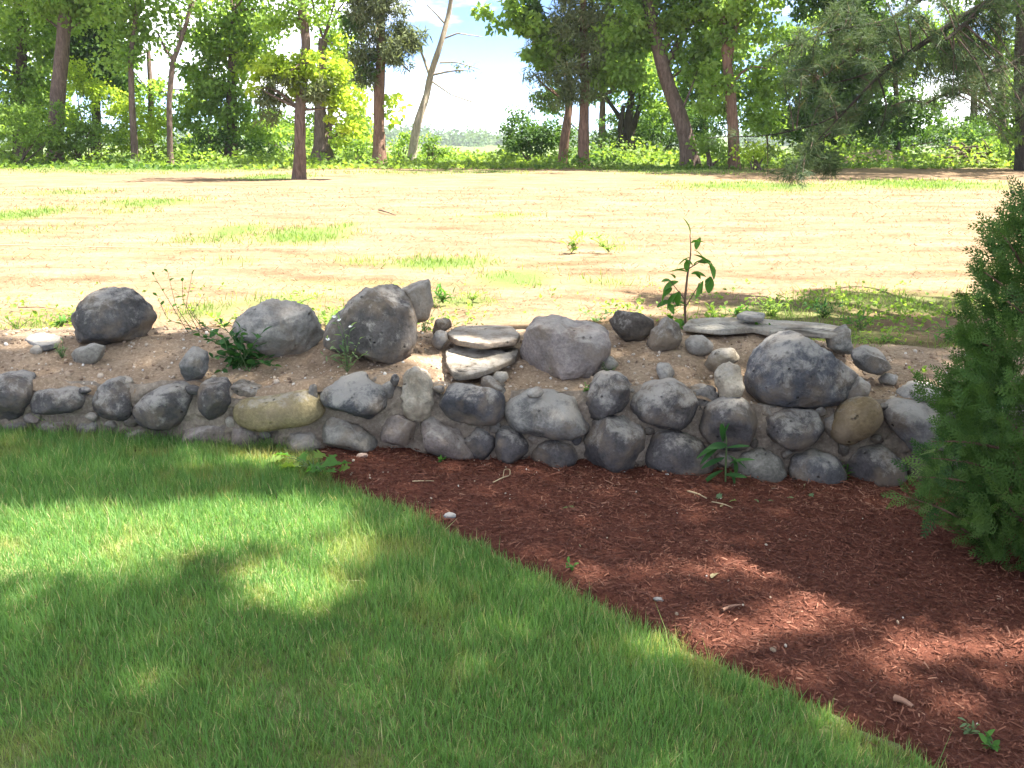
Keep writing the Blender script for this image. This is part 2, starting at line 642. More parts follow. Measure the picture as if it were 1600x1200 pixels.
for cx, cy, rx, ry, s in PATCH:
    c = hit(cx, cy, zfield, 4.8)
    far, near = hit(cx, cy - ry, zfield, 4.8), hit(cx, cy + ry, zfield, 4.5)
    r = hit(cx + rx, cy, zfield, 4.8)
    PW.append((c[0], c[1], max(r[0] - c[0], .05), max((far[1] - near[1]) / 2, .05), s))


def green_at(x, y):
    g = np.zeros(np.shape(x))
    for a, b, c, d, s in PW:
        g = np.maximum(g, s * np.clip(1.35 - np.sqrt(((x - a) / c) ** 2 + ((y - b) / d) ** 2), 0, 1))
    return np.maximum(g, np.clip((y - 27.5) / 2.5, 0, 1) * 0.9)


ysf = np.concatenate([np.arange(4.72, 8, 0.07), np.arange(8, 42, 0.22), np.arange(42, 130, 3.0), np.arange(130, 1600, 60)])
xsf = np.concatenate([np.linspace(-900, -40, 24), np.arange(-36, -5, 0.5), np.arange(-5, 5, 0.125), np.arange(5, 36, 0.5), np.linspace(40, 900, 24)])
V, q = grid(xsf, ysf, lambda x, y: zfield(x, y) - 0.012 + 0.012 * fbm2(x * 2, y * 2, 61, 3) * (y < 45))
link('field', mesh_np('field', V, [q], M_FIELD, {'green': green_at(V[:, 0], V[:, 1])}, True), kind='structure', label='sunlit field of dry mown grass between wall and trees')

# ------------------------------------------------------------------ air
hv = np.array([(sx, sy, sz) for sx in (-1000, 1000) for sy in (-60, 1700) for sz in (-14, 30)], float)
t = NT('haze_air')
vol = t.n.new('ShaderNodeVolumePrincipled')
vol.inputs['Color'].default_value = (0.86, 0.93, 1.0, 1)
vol.inputs['Density'].default_value = 0.00024
vol.inputs['Anisotropy'].default_value = 0.2
t.l.new(vol.outputs['Volume'], t.out.inputs['Volume'])
link('haze', mesh_np('haze', hv, [[(0, 1, 3, 2), (4, 6, 7, 5), (0, 4, 5, 1), (2, 3, 7, 6), (0, 2, 6, 4), (1, 5, 7, 3)]], t.m), kind='stuff', label='thin summer haze over the fields')

# ------------------------------------------------------------------ stones
def ico(sub):
    bm = bmesh.new()
    bmesh.ops.create_icosphere(bm, subdivisions=sub, radius=1)
    v = np.array([x.co[:] for x in bm.verts])
    f = np.array([[a.index for a in p.verts] for p in bm.faces])
    bm.free()
    return v, f


ICO = {k: ico(k) for k in (1, 2, 3, 4, 5)}


def polar(pts2, smooth):
    """radius of a star-shaped outline by angle"""
    c = (pts2.max(0) + pts2.min(0)) / 2
    p = pts2 - c
    n = 240
    th = np.linspace(-math.pi, math.pi, n, endpoint=False)
    R = np.zeros(n)
    for i in range(len(p)):
        a, b = p[i], p[(i + 1) % len(p)]
        d = b - a
        den = np.cos(th) * d[1] - np.sin(th) * d[0]
        den = np.where(abs(den) < 1e-9, 1e-9, den)
        t = (a[0] * d[1] - a[1] * d[0]) / den
        s = (a[0] * np.sin(th) - a[1] * np.cos(th)) / den
        ok = (t > 0) & (s >= -1e-6) & (s <= 1 + 1e-6)
        R = np.where(ok, np.maximum(R, t), R)
    R[R == 0] = R[R > 0].mean()
    k = np.exp(-0.5 * (np.arange(-20, 21) / max(smooth, .3)) ** 2)
    k /= k.sum()
    R = np.convolve(np.concatenate([R[-20:], R, R[:20]]), k, 'valid')
    return c, lambda t: np.interp(t, np.concatenate([th, [math.pi]]), np.concatenate([R, [R[0]]]))


def shape_stone(R, depth, sub, seed, e=0.76, ey=0.9, rough=0.07, fine=0.03, facets=6, axis='y', fl=(0.66, 0.93)):
    n, f = ICO[sub]
    if axis == 'y':
        u, w, d = n[:, 0], n[:, 2], n[:, 1]
    else:
        u, w, d = n[:, 0], n[:, 1], n[:, 2]
    rho = np.sqrt(u * u + w * w)
    th = np.arctan2(w, u)
    r = R(th) * rho ** e
    dd = depth * np.sign(d) * np.abs(d) ** ey
    P = np.stack([r * np.cos(th), dd, r * np.sin(th)], 1) if axis == 'y' else np.stack([r * np.cos(th), r * np.sin(th), dd], 1)
    size = float(np.mean(np.linalg.norm(P, axis=1)))
    rg = np.random.default_rng(seed)
    for _ in range(facets):
        m = norm(rg.normal(size=3))
        if axis == 'y' and m[1] > 0.3:
            m[1] = -m[1]
        h = P @ m
        lim = h.max() * rg.uniform(*fl)
        P = P - np.maximum(h - lim, 0)[:, None] * m * 0.92
    so = rg.uniform(0, 50, 3)
    P = P + n * (size * rough * fbm(P / size * 1.6 + so, seed, 3))[:, None]
    P = P + n * (size * fine * fbm(P / size * 7 + so, seed + 5, 4, 0.65))[:, None]
    return P, f


def stone(px, Y=None, depth=None, sub=4, seed=0, color=(.16, .16, .17), crust=.3, name='stone', parent=None, zf=None, smooth=5.0, sink=0.0, **kw):
    """a stone from its outline; it stands at distance Y, or where its lowest point meets the height field zf"""
    px = np.array(px, float)
    px = px.mean(0) + (px - px.mean(0)) * kw.pop('grow', 1.0)
    label, cat, group = kw.pop('label', None), kw.pop('cat', None), kw.pop('group', None)
    if Y is None:
        b = px[np.argmax(px[:, 1])]
        w = (px[:, 0].max() - px[:, 0].min()) / F * 4.4
        h = (px[:, 1].max() - px[:, 1].min()) / F * 4.4
        depth = depth or 0.5 * min(w, h) * 1.1
        Y = hit(b[0], b[1] - sink, zf, 3.7)[1] + depth * 0.55
    P3 = np.array([at_y(a, b, Y) for a, b in px])
    ext = P3.max(0) - P3.min(0)
    depth = depth or 0.5 * min(ext[0], ext[2]) * 1.05
    c, R = polar(P3[:, [0, 2]], smooth)
    P, f = shape_stone(R, depth, sub, seed, **kw)
    for ax in (0, 2):                        # facets must not shrink the stone: bring it back to the size of its outline
        lo, hi = P[:, ax].min(), P[:, ax].max()
        P[:, ax] = (P[:, ax] - (lo + hi) / 2) * ext[ax] / (hi - lo)
    base = P[:, 2].min()
    P[:, 2] -= base
    o = link(name, mesh_np(name, P, [f], M_STONE, smooth=True), parent, (c[0], Y, c[1] + base), label, cat, group, color=(*color, crust))
    return o


DG, MG, PG, BG = (.11, .101, .099), (.185, .17, .155), (.32, .285, .24), (.16, .137, .113)
TAN, PALE, PINK, BLUE = (.33, .27, .15), (.42, .37, .29), (.27, .225, .20), (.098, .096, .104)

wall = thing('stone_wall', 'low fieldstone wall of rounded grey cobbles set in rough tan mortar', 'wall', (0, 4.0, 0.1))
Pw = np.array([0, 4.0, 0.1])

WALL = [  # outline, distance, half depth, colour, crust, shape options
    ([(-30, 590), (20, 586), (50, 590), (53, 612), (38, 642), (22, 652), (-5, 650), (-32, 630)], 3.97, .12, DG, .25, dict(facets=8)),
    ([(55, 630), (62, 612), (87, 605), (125, 607), (137, 620), (135, 635), (112, 642), (82, 645), (57, 642)], 3.97, .10, DG, .4, {}),
    ([(147, 620), (160, 600), (185, 592), (200, 605), (212, 632), (200, 652), (170, 647), (152, 637)], 3.97, .11, DG, .42, dict(facets=7)),
    ([(215, 635), (230, 615), (255, 605), (290, 600), (300, 615), (297, 640), (280, 660), (255, 666), (230, 660), (217, 647)], 3.96, .13, DG, .42, {}),
    ([(312, 610), (322, 595), (345, 595), (357, 612), (362, 632), (350, 655), (332, 655), (315, 640)], 3.96, .11, DG, .22, {}),
    ([(120, 668), (128, 656), (150, 655), (158, 668), (150, 684), (125, 684)], 3.96, .07, MG, .2, dict(sub=3)),
    ([(192, 682), (202, 669), (235, 669), (245, 682), (230, 694), (200, 694)], 3.95, .07, PG, .2, dict(sub=3)),
    ([(280, 685), (285, 668), (305, 659), (335, 657), (352, 668), (362, 690), (340, 704), (295, 704)], 3.95, .09, PINK, .2, dict(facets=8)),
    ([(60, 672), (68, 658), (105, 656), (115, 672), (100, 688), (70, 688)], 3.96, .07, MG, .2, dict(sub=3)),
    ([(2, 672), (8, 656), (40, 656), (52, 670), (40, 690), (10, 690)], 3.96, .07, MG, .2, dict(sub=3)),
    ([(355, 680), (362, 666), (385, 665), (407, 682), (407, 696), (375, 704), (358, 698)], 3.95, .08, PINK, .2, dict(facets=8)),
    ([(370, 640), (382, 625), (425, 622), (485, 612), (500, 627), (505, 645), (485, 657), (445, 665), (405, 669), (377, 657)], 3.95, .12, TAN, .05, dict(rough=.03, facets=0, fine=.006, label='smooth yellowish tan oblong stone')),
    ([(355, 608), (372, 597), (407, 605), (413, 617), (380, 624), (358, 621)], 4.04, .10, BG, .2, dict(facets=5)),
    ([(505, 612), (515, 600), (565, 586), (572, 597), (595, 612), (607, 627), (590, 642), (567, 652), (540, 642), (510, 632)], 3.95, .13, (.10, .10, .105), .62, dict(facets=8, label='dark stone capped with whitish crust')),
    ([(570, 595), (595, 588), (622, 588), (624, 612), (615, 632), (600, 630), (580, 610)], 4.02, .09, MG, .15, dict(facets=8)),
    ([(625, 595), (632, 580), (650, 574), (672, 580), (677, 605), (672, 640), (660, 655), (637, 647), (627, 632)], 3.95, .09, PALE, .3, dict(facets=6, rough=.13, fine=.07, label='upright lump of pale crumbling concrete')),
    ([(597, 680), (607, 645), (632, 645), (650, 660), (645, 685), (630, 696), (605, 692)], 3.93, .09, PINK, .1, dict(facets=9, smooth=2)),
    ([(505, 685), (510, 657), (530, 652), (565, 665), (587, 685), (587, 697), (560, 707), (525, 712)], 3.93, .11, (.24, .225, .195), .15, dict(facets=7, smooth=3)),
    ([(435, 690), (450, 677), (485, 675), (502, 695), (487, 709), (450, 707)], 3.93, .08, PG, .3, dict(facets=8)),
    ([(690, 627), (705, 610), (735, 599), (765, 602), (785, 620), (787, 640), (780, 657), (755, 661), (715, 655), (695, 645)], 3.95, .13, BLUE, .3, {}),
    ([(752, 596), (767, 589), (785, 600), (807, 620), (800, 628), (775, 614)], 4.03, .07, BG, .2, dict(facets=8, smooth=2)),
    ([(792, 645), (800, 625), (830, 612), (867, 615), (902, 630), (917, 650), (920, 660), (910, 675), (875, 681), (835, 675), (802, 667)], 3.94, .14, (.20, .192, .18), .55, {}),
    ([(655, 680), (665, 660), (682, 655), (715, 672), (735, 697), (740, 714), (695, 714), (668, 705)], 3.92, .11, PINK, .2, dict(facets=7, smooth=3)),
    ([(722, 676), (748, 668), (772, 680), (776, 706), (762, 718), (738, 714)], 3.95, .08, DG, .15, {}),
    ([(775, 685), (785, 667), (810, 672), (825, 690), (825, 705), (807, 724), (782, 717)], 3.93, .10, DG, .2, {}),
    ([(832, 710), (845, 692), (867, 687), (890, 695), (900, 710), (890, 729), (862, 735), (837, 727)], 3.92, .10, DG, .15, {}),
    ([(915, 690), (930, 660), (955, 650), (985, 658), (1002, 680), (1005, 705), (1002, 729), (960, 733), (925, 732), (912, 710)], 3.92, .13, DG, .3, dict(facets=7, e=.75, smooth=3, label='large squarish dark stone with round pits')),
    ([(915, 635), (922, 607), (935, 587), (960, 583), (977, 597), (982, 625), (972, 637), (950, 640), (932, 652), (920, 650)], 3.95, .12, DG, .42, dict(facets=7)),
    ([(960, 600), (975, 594), (998, 604), (999, 614), (985, 626), (972, 620)], 4.02, .08, BG, .2, dict(facets=8)),
    ([(987, 632), (995, 615), (1020, 600), (1055, 595), (1077, 610), (1089, 635), (1085, 657), (1060, 665), (1025, 660), (997, 652)], 3.95, .14, DG, .5, {}),
    ([(1074, 608), (1095, 602), (1120, 605), (1122, 622), (1104, 655), (1090, 649), (1080, 630)], 4.02, .08, MG, .1, dict(facets=8)),
    ([(1095, 672), (1107, 640), (1130, 620), (1165, 630), (1182, 667), (1165, 692), (1142, 702), (1107, 685)], 3.93, .12, DG, .25, {}),
    ([(1010, 712), (1030, 677), (1060, 673), (1092, 690), (1112, 725), (1095, 747), (1050, 742), (1018, 730)], 3.92, .12, DG, .15, {}),
    ([(1300, 670), (1317, 636), (1345, 621), (1368, 630), (1374, 653), (1354, 675), (1320, 691), (1303, 684)], 3.92, .11, (.25, .185, .105), .0, dict(rough=.02, fine=.004, facets=0, label='smooth brownish tan egg shaped stone')),
    ([(1190, 670), (1212, 650), (1246, 641), (1280, 644), (1283, 658), (1272, 684), (1246, 701), (1215, 692), (1204, 681)], 3.93, .11, DG, .3, dict(facets=8)),
    ([(1382, 644), (1405, 627), (1456, 633), (1474, 655), (1455, 698), (1416, 701), (1394, 675)], 3.93, .12, (.22, .21, .205), .65, dict(facets=8, fine=.03, label='pitted stone blotched with white crust')),
    ([(1150, 735), (1158, 712), (1187, 702), (1212, 715), (1224, 738), (1212, 757), (1178, 757), (1158, 751)], 3.90, .10, (.19, .18, .155), .15, {}),
    ([(1235, 735), (1243, 715), (1277, 706), (1303, 715), (1317, 738), (1309, 760), (1277, 764), (1241, 760)], 3.90, .11, (.14, .138, .14), .35, {}),
    ([(1326, 724), (1348, 701), (1385, 698), (1411, 720), (1411, 757), (1385, 767), (1343, 764)], 3.90, .12, DG, .2, {}),
    ([(1418, 728), (1430, 706), (1462, 704), (1482, 726), (1476, 758), (1430, 762)], 3.91, .10, BG, .2, {}),
    ([(1284, 655), (1290, 644), (1304, 642), (1306, 660), (1292, 688), (1281, 680)], 3.97, .06, MG, .3, dict(sub=3, facets=5, smooth=2)),
    ([(1185, 632), (1215, 634), (1206, 650), (1188, 662), (1178, 650)], 3.99, .06, BG, .3, dict(sub=3, facets=8)),
]
wk = []
for k, (px, Y, dp, colr, cr, op) in enumerate(WALL):
    op = dict(op)
    op['grow'] = 1.07
    if 'facets' not in op:
        op['facets'], op['fine'] = 2, op.get('fine', .016)
    lab = op.pop('label', None)
    sub = op.pop('sub', 4)
    o = stone(px, Y, dp, sub, 100 + k, colr, cr, 'stone', None, **op)
    o.location = o.location - Vector(Pw)
    o.parent = wall
    if lab:
        o['label'] = lab
# mortar core (front face up to the rim)
xs = np.arange(-4.5, 4.6, 0.02)
ss = np.linspace(0, 1, 34)
X, S = np.meshgrid(xs, ss)
Z = (zg(X, 4) - 0.15) * (1 - S) + (rim(X) + 0.005) * S
OUT = []
for px_, Yk, dp, *_ in WALL:
    p3 = np.array([at_y(a, b, Yk) for a, b in px_])[:, [0, 2]]
    c_ = (p3.max(0) + p3.min(0)) / 2
    OUT.append((c_, (p3.max(0) - p3.min(0)) / 2))
near = np.full(X.shape, 9.0)
for c_, h_ in OUT:
    q_ = np.sqrt(((X - c_[0]) / h_[0]) ** 2 + ((Z - c_[1]) / h_[1]) ** 2)
    near = np.minimum(near, np.abs(q_ - 0.95) * h_.min())
fill = np.exp(-near / 0.022)
# small stones wedged into the joints
gap = np.full(X.shape, 9.0)
for c_, h_ in OUT:
    gap = np.minimum(gap, (np.sqrt(((X - c_[0]) / h_[0]) ** 2 + ((Z - c_[1]) / h_[1]) ** 2) - 1.0) * h_.min())
gap = np.minimum(gap, np.minimum(Z - zg(X, 4) - .02, rim(X) - Z + .015))
gap = np.where((X > -2.6) & (X < 2.6), gap, -1)
rgf = np.random.default_rng(55)
for k in range(34):
    i_ = np.unravel_index(np.argmax(gap), gap.shape)
    g_ = gap[i_]
    if g_ < .016:
        break
    cx_, cz_ = X[i_], Z[i_]
    ea = rgf.uniform(.8, 1.3)
    P, f = shape_stone(lambda t: np.full(np.shape(t), g_ * .98), g_ * .8, 3, 900 + k, facets=8, rough=.1)
    P[:, 0] *= ea
    P[:, 2] /= ea
    link('stone', mesh_np('stone', P, [f], M_STONE, smooth=True), wall, np.array([cx_, 3.935 - .2 * g_, cz_]) - Pw, color=(*[MG, PG, BG, DG, PINK][rgf.integers(5)], .25))
    gap = np.minimum(gap, np.hypot((X - cx_) / ea, (Z - cz_) * ea) - g_ * 1.1)
Yv = 3.945 - 0.03 * fill + 0.02 * (S - 0.5) + 0.026 * fbm2(X * 7, Z * 7, 71, 3) + 0.008 * fbm2(X * 40, Z * 40, 75, 3) + 0.05 * np.clip((S - 0.7) / 0.3, 0, 1) ** 2
n_, m_ = X.shape
i, j = np.meshgrid(np.arange(n_ - 1), np.arange(m_ - 1), indexing='ij')
q = np.stack([i * m_ + j, i * m_ + j + 1, (i + 1) * m_ + j + 1, (i + 1) * m_ + j], -1).reshape(-1, 4)
V = np.stack([X.ravel(), Yv.ravel(), Z.ravel()], 1) - Pw
link('mortar', mesh_np('mortar', V, [q], M_MORTAR, smooth=True), wall)

# the wall goes on a little beyond both sides of the picture
for k, (cx, cy, rx, ry) in enumerate([(1500, 650, 34, 32), (1540, 720, 40, 34), (1580, 650, 42, 34), (1640, 725, 44, 34), (1670, 650, 40, 34), (1740, 720, 46, 34), (1770, 650, 44, 34), (1850, 690, 44, 50),
                                      (-70, 628, 38, 34), (-150, 628, 36, 34), (-235, 628, 42, 36), (-110, 690, 30, 20)]):
    a = np.linspace(0, 2 * math.pi, 10, endpoint=False)
    rr = RNG.uniform(.88, 1.1, 10)
    o = stone(np.stack([cx + rx * rr * np.cos(a), cy + ry * rr * np.sin(a)], 1), 3.94, .11, 3, 300 + k, [DG, MG, BG][k % 3], .3, 'stone', None)
    o.location = o.location - Vector(Pw)
    o.parent = wall

GB = 'loose boulders and rocks lying on the wall'
zs = zsoil
B = lambda px, label, color, crust, cat='boulder', name='boulder', **kw: stone(px, color=color, crust=crust, name=name, zf=zs, label=label, cat=cat, group=GB, **kw)
B([(107, 505), (120, 485), (150, 452), (200, 450), (220, 462), (240, 492), (235, 517), (212, 530), (185, 541), (155, 539), (125, 532), (107, 517)], 'rounded dark grey boulder alone at the left end of the wall', (.105, .10, .098), .3, sub=5, seed=1, depth=.15, facets=7)
B([(365, 502), (390, 487), (427, 467), (457, 474), (485, 487), (502, 515), (495, 532), (482, 552), (450, 562), (420, 559), (400, 540), (380, 525)], 'pale grey pitted boulder behind the leafy green weeds', (.27, .255, .235), .3, sub=5, seed=2, depth=.15, rough=.06)
B([(505, 527), (510, 510), (535, 482), (567, 460), (610, 447), (627, 455), (650, 500), (652, 525), (642, 550), (620, 567), (590, 567), (550, 562), (512, 545)], 'big dark brownish boulder beside the white flowered weed', (.115, .105, .098), .22, sub=5, seed=3, depth=.18)
B([(620, 470), (630, 452), (660, 436), (672, 442), (677, 475), (670, 495), (660, 506), (645, 495)], 'angular pale rock leaning on the big dark boulder', (.25, .225, .19), .3, 'rock', 'rock', Y=4.42, depth=.08, sub=4, seed=4, facets=7, smooth=2)
B([(107, 555), (117, 545), (140, 537), (160, 540), (165, 550), (152, 565), (140, 573), (112, 568)], 'small pale rock on the soil below the left boulder', (.27, .25, .215), .35, 'rock', 'rock', sub=3, seed=5, facets=7)
B([(281, 562), (287, 547), (305, 541), (322, 550), (325, 580), (312, 597), (297, 597), (285, 580)], 'upright grey stone leaning between soil and leafy weeds', (.17, .165, .16), .45, 'stone', 'rock', Y=4.03, depth=.09, sub=4, seed=6)
B([(952, 502), (965, 485), (1000, 487), (1020, 497), (1022, 512), (1005, 527), (985, 537), (957, 522)], 'dark brown angular rock beside the pinkish block', (.10, .085, .072), .15, 'rock', 'rock', sub=4, seed=7, facets=6, smooth=2.5, depth=.08)
B([(1010, 545), (1022, 515), (1040, 495), (1060, 505), (1066, 525), (1060, 538), (1035, 543), (1017, 551)], 'brown pointed rock left of the small round cobble', (.16, .135, .11), .25, 'rock', 'rock', sub=4, seed=8, facets=6, smooth=2, depth=.07)
B([(1070, 535), (1080, 524), (1100, 524), (1115, 537), (1110, 552), (1090, 557), (1075, 551)], 'small round pale cobble under the end of the long slab', (.26, .24, .21), .4, 'rock', 'rock', sub=4, seed=9, rough=.03, facets=1)
B([(1100, 580), (1107, 560), (1117, 545), (1147, 544), (1155, 560), (1138, 575), (1112, 583)], 'rough tan rock behind the sunlit cream rock', (.27, .235, .18), .35, 'rock', 'rock', sub=4, seed=10, facets=6, fine=.03, depth=.06)
B([(1116, 585), (1125, 572), (1142, 567), (1155, 575), (1162, 620), (1150, 624), (1127, 626), (1122, 605)], 'cream coloured sunlit rock standing beside the largest boulder', (.46, .40, .31), .2, 'rock', 'rock', Y=3.97, depth=.07, sub=4, seed=11, facets=7, smooth=1.5, e=.75)
B([(1025, 585), (1030, 567), (1047, 569), (1055, 587), (1047, 597), (1032, 598)], 'small pale rock alone on the bare soil slope', (.33, .31, .28), .3, 'rock', 'rock', sub=3, seed=12, facets=8)
B([(1163, 596), (1178, 548), (1201, 528), (1243, 518), (1272, 528), (1309, 551), (1331, 556), (1343, 573), (1345, 585), (1326, 615), (1303, 629), (1258, 636), (1192, 630), (1167, 618)], 'largest grey boulder with whitish crust on its shoulder', (.125, .125, .135), .47, Y=4.08, depth=.19, sub=5, seed=13, rough=.035, facets=2)
B([(1331, 555), (1345, 545), (1357, 541), (1374, 548), (1391, 576), (1377, 584), (1345, 582)], 'grey lumpy rock right of the largest boulder', (.16, .155, .15), .45, 'rock', 'rock', Y=4.2, depth=.08, sub=4, seed=14, facets=5)
B([(1320, 627), (1345, 590), (1360, 602), (1354, 616), (1335, 624)], 'angular grey wedge stone above the egg shaped stone', (.20, .19, .175), .3, 'rock', 'rock', Y=3.97, depth=.06, sub=3, seed=15, facets=6, smooth=1.2)
B([(1292, 525), (1325, 508), (1334, 545), (1331, 554), (1311, 550), (1296, 540)], 'grey block propping the right end of the long slab', (.19, .19, .175), .3, 'rock', 'rock', Y=4.42, depth=.08, sub=4, seed=16, facets=5, smooth=1.5)
B([(1403, 617), (1433, 598), (1473, 605), (1468, 624), (1440, 628), (1420, 634)], 'white crusted flat rock on the wall beside the evergreen', (.36, .345, .32), .6, 'rock', 'rock', Y=4.06, depth=.10, sub=4, seed=17, facets=5)
B([(182, 597), (190, 588), (203, 590), (208, 602), (202, 612), (190, 606)], 'cream chip of stone above the third wall cobble', (.47, .41, .33), .2, 'rock', 'rock', Y=4.0, depth=.04, sub=3, seed=18, facets=5)
B([(675, 512), (682, 500), (700, 498), (706, 508), (695, 520), (680, 524)], 'small brown rock at the left end of the cracked slab', (.19, .145, .105), .15, 'rock', 'rock', Y=4.48, depth=.05, sub=3, seed=19, facets=8)
B([(674, 530), (682, 516), (697, 520), (700, 536), (688, 546), (676, 542)], 'bluish grey chip below the small brown rock', (.21, .215, .22), .3, 'rock', 'rock', Y=4.38, depth=.04, sub=3, seed=20, facets=5)
B([(928, 575), (938, 558), (955, 556), (966, 570), (958, 584), (935, 586)], 'pale mossy rock in front of the pinkish block', (.30, .30, .27), .35, 'rock', 'rock', sub=3, seed=21, facets=8)
B([(822, 655 - 40), (838, 604), (850, 609), (846, 618), (830, 622)], 'thin pale chip on soil above the long pale cobble', (.38, .35, .31), .2, 'rock', 'rock', sub=2, seed=22, facets=7)
B([(1373, 592), (1385, 583), (1402, 588), (1404, 598), (1388, 604), (1376, 602)], 'small white chip in the soil near the lumpy rock', (.42, .40, .37), .4, 'rock', 'rock', sub=2, seed=23, facets=7)
B([(48, 548), (54, 540), (66, 544), (68, 552), (58, 556)], 'small cream chip on soil at the far left', (.45, .40, .33), .3, 'rock', 'rock', sub=2, seed=24, facets=7)
B([(766, 590), (778, 580), (794, 584), (795, 594), (780, 600)], 'flat cream flake above the dark shard', (.40, .36, .30), .2, 'rock', 'rock', sub=2, seed=25, facets=8)


def slab(px, z, thick, color, crust, label, name='slab', cat='slab', seed=0, sub=4, tilt=0.0, rotx=0.0, **kw):
    P3 = np.array([at_z(a, b, z) for a, b in px])
    c, R = polar(P3[:, [0, 1]], 1.6)
    P, f = shape_stone(R, thick / 2, sub, seed, e=.28, ey=.4, rough=.012, fine=.005, facets=0, axis='z', **kw)
    P = P[:, :] @ np.array(Matrix.Rotation(tilt, 3, 'Y') @ Matrix.Rotation(rotx, 3, 'X')).T
    mz = P[:, 2].min()
    P[:, 2] -= mz
    return link(name, mesh_np(name, P, [f], M_STONE, smooth=True), None, (c[0], c[1], z - thick / 2 + mz), label, cat, GB, color=(*color, crust))


slab([(697, 518), (715, 507), (760, 506), (800, 507), (813, 520), (807, 529), (755, 536), (712, 529)], .60, .04, (.29, .235, .185), .25, 'thin pale cracked slab left of the pinkish block', seed=31)
slab([(695, 549), (732, 539), (775, 549), (812, 545), (806, 557), (775, 566), (745, 574), (710, 576), (697, 563)], .525, .04, (.19, .165, .135), .2, 'grey lower slab tilted under the pale cracked slab', seed=32, rotx=.12)
slab([(1066, 509), (1078, 496), (1150, 494), (1285, 503), (1330, 511), (1328, 521), (1270, 520), (1232, 513), (1205, 517), (1175, 511), (1125, 515), (1095, 512)], .60, .035, (.42, .385, .32), .0, 'long flat grey slab lying behind the largest boulder', seed=33, sub=5)
slab([(1150, 491), (1165, 484), (1196, 488), (1193, 495), (1170, 496)], .65, .03, (.29, .28, .26), .3, 'small flat chip lying on the long grey slab', seed=34, sub=3)
slab([(37, 528), (57, 516), (75, 520), (98, 524), (90, 534), (72, 541), (50, 534)], .565, .035, (.33, .31, .29), .35, 'flat pale slab piece left of the first boulder', seed=35, sub=3)
slab([(1420, 640 - 34), (1436, 600), (1470, 604), (1476, 612), (1440, 615)], .43, .03, (.45, .43, .40), .6, 'bright white flake tucked beside the evergreen', seed=36, sub=3)
# pinkish block: sloping worn top over a broken front
o = B([(812, 545), (822, 512), (836, 498), (862, 495), (900, 507), (940, 510), (954, 525), (951, 546), (936, 562), (925, 582), (880, 586), (835, 583), (814, 572)], 'squared pinkish grey block with a worn pale top', (.30, .255, .235), .3, 'block', 'stone_block', sub=5, seed=40, depth=.17, e=.45, ey=.5, smooth=1.5, facets=2)

# ------------------------------------------------------------------ pebbles on the soil, mulch chips, lawn
tv, tf = ICO[1]
tv_i, tf_i = ICO[1]
n = 3600
x = RNG.uniform(-3.2, 3.0, n)
y = RNG.uniform(3.99, 4.75, n)
sz = RNG.gamma(2.0, 0.0022, n) + 0.002
pos = np.stack([x, y, zsoil(x, y) + 0.016 * fbm2(x * 6, y * 6, 41, 4) + sz * 0.2], 1)
V, fs, r = scatter(tv, [tf], pos, frames(RNG.normal(size=(n, 3)), RNG.uniform(0, 6, n)), np.stack([sz, sz * RNG.uniform(.5, 1, n), sz * RNG.uniform(.5, .9, n)], 1))
link('pebbles', mesh_np('pebbles', V, fs, M_PEBBLE, {'rnd': r}), kind='stuff', label='gravelly pebbles strewn over the bare soil of the wall')

# mulch chips: bent splinters
tv = np.array([(-.5, -.5, 0), (.5, -.5, 0), (.6, 0, .12), (-.4, 0, .2), (.35, .5, 0), (-.5, .48, .03)])
tf = [(0, 1, 2, 3), (3, 2, 4, 5)]
n = 118000
x = RNG.uniform(-1.0, 3.4, n)
y = RNG.uniform(1.3, 4.0, n) 
k = x > edge_x(y) + 0.01 - np.where(RNG.random(n) < .04, np.abs(RNG.normal(0, .07, n)), 0)
x, y = x[k], y[k]
n = len(x)
ln = RNG.gamma(1.6, 0.0062, n) + 0.003
wd = np.minimum(ln * RNG.uniform(.08, .34, n), .0045)
d = np.stack([RNG.normal(size=n), RNG.normal(size=n), RNG.normal(0, .22, n)], 1)
pos = np.stack([x, y, zmulch(x, y) + RNG.uniform(0.0, 0.012, n) + np.where(x < edge_x(y), .035, 0)], 1)
rn = np.clip(RNG.normal(.48, .22, n) + 0.24 * fbm2(x * 3, y * 3, 91, 4), 0, .96) + .04 * (RNG.random(n) < .012)
V, fs, r = scatter(tv, [tf], pos, frames(d, RNG.normal(0, .6, n)), np.stack([wd, ln, wd], 1), rn)
link('mulch_chips', mesh_np('mulch_chips', V, fs, M_MULCH, {'rnd': r}), kind='stuff', label='shredded reddish brown bark chips covering the mulch bed')

# pale wood flecks and bits of mortar on the mulch
n = 380
x = RNG.uniform(-.9, 3.0, n)
y = 3.88 - RNG.random(n) ** 1.7 * 2.2
k = x > edge_x(y) + .03
x, y = x[k], y[k]
n = len(x)
sz = RNG.gamma(2.0, .0008, n) + .0011
V, fs, r = scatter(tv_i, [tf_i], np.stack([x, y, zmulch(x, y) + .012], 1), frames(RNG.normal(size=(n, 3)), RNG.uniform(0, 6, n)), np.stack([sz, sz * RNG.uniform(.6, 1.6, n), sz * .6], 1), RNG.uniform(.2, .95, n))
link('mulch_litter', mesh_np('mulch_litter', V, fs, M_PEBBLE, {'rnd': r}), kind='stuff', label='pale flecks of wood and mortar scattered on the mulch')

# lawn blades
tv = np.array([(-.5, 0, 0), (.5, 0, 0), (-.42, .5, .06), (.42, .5, .06), (0, 1, .26)])


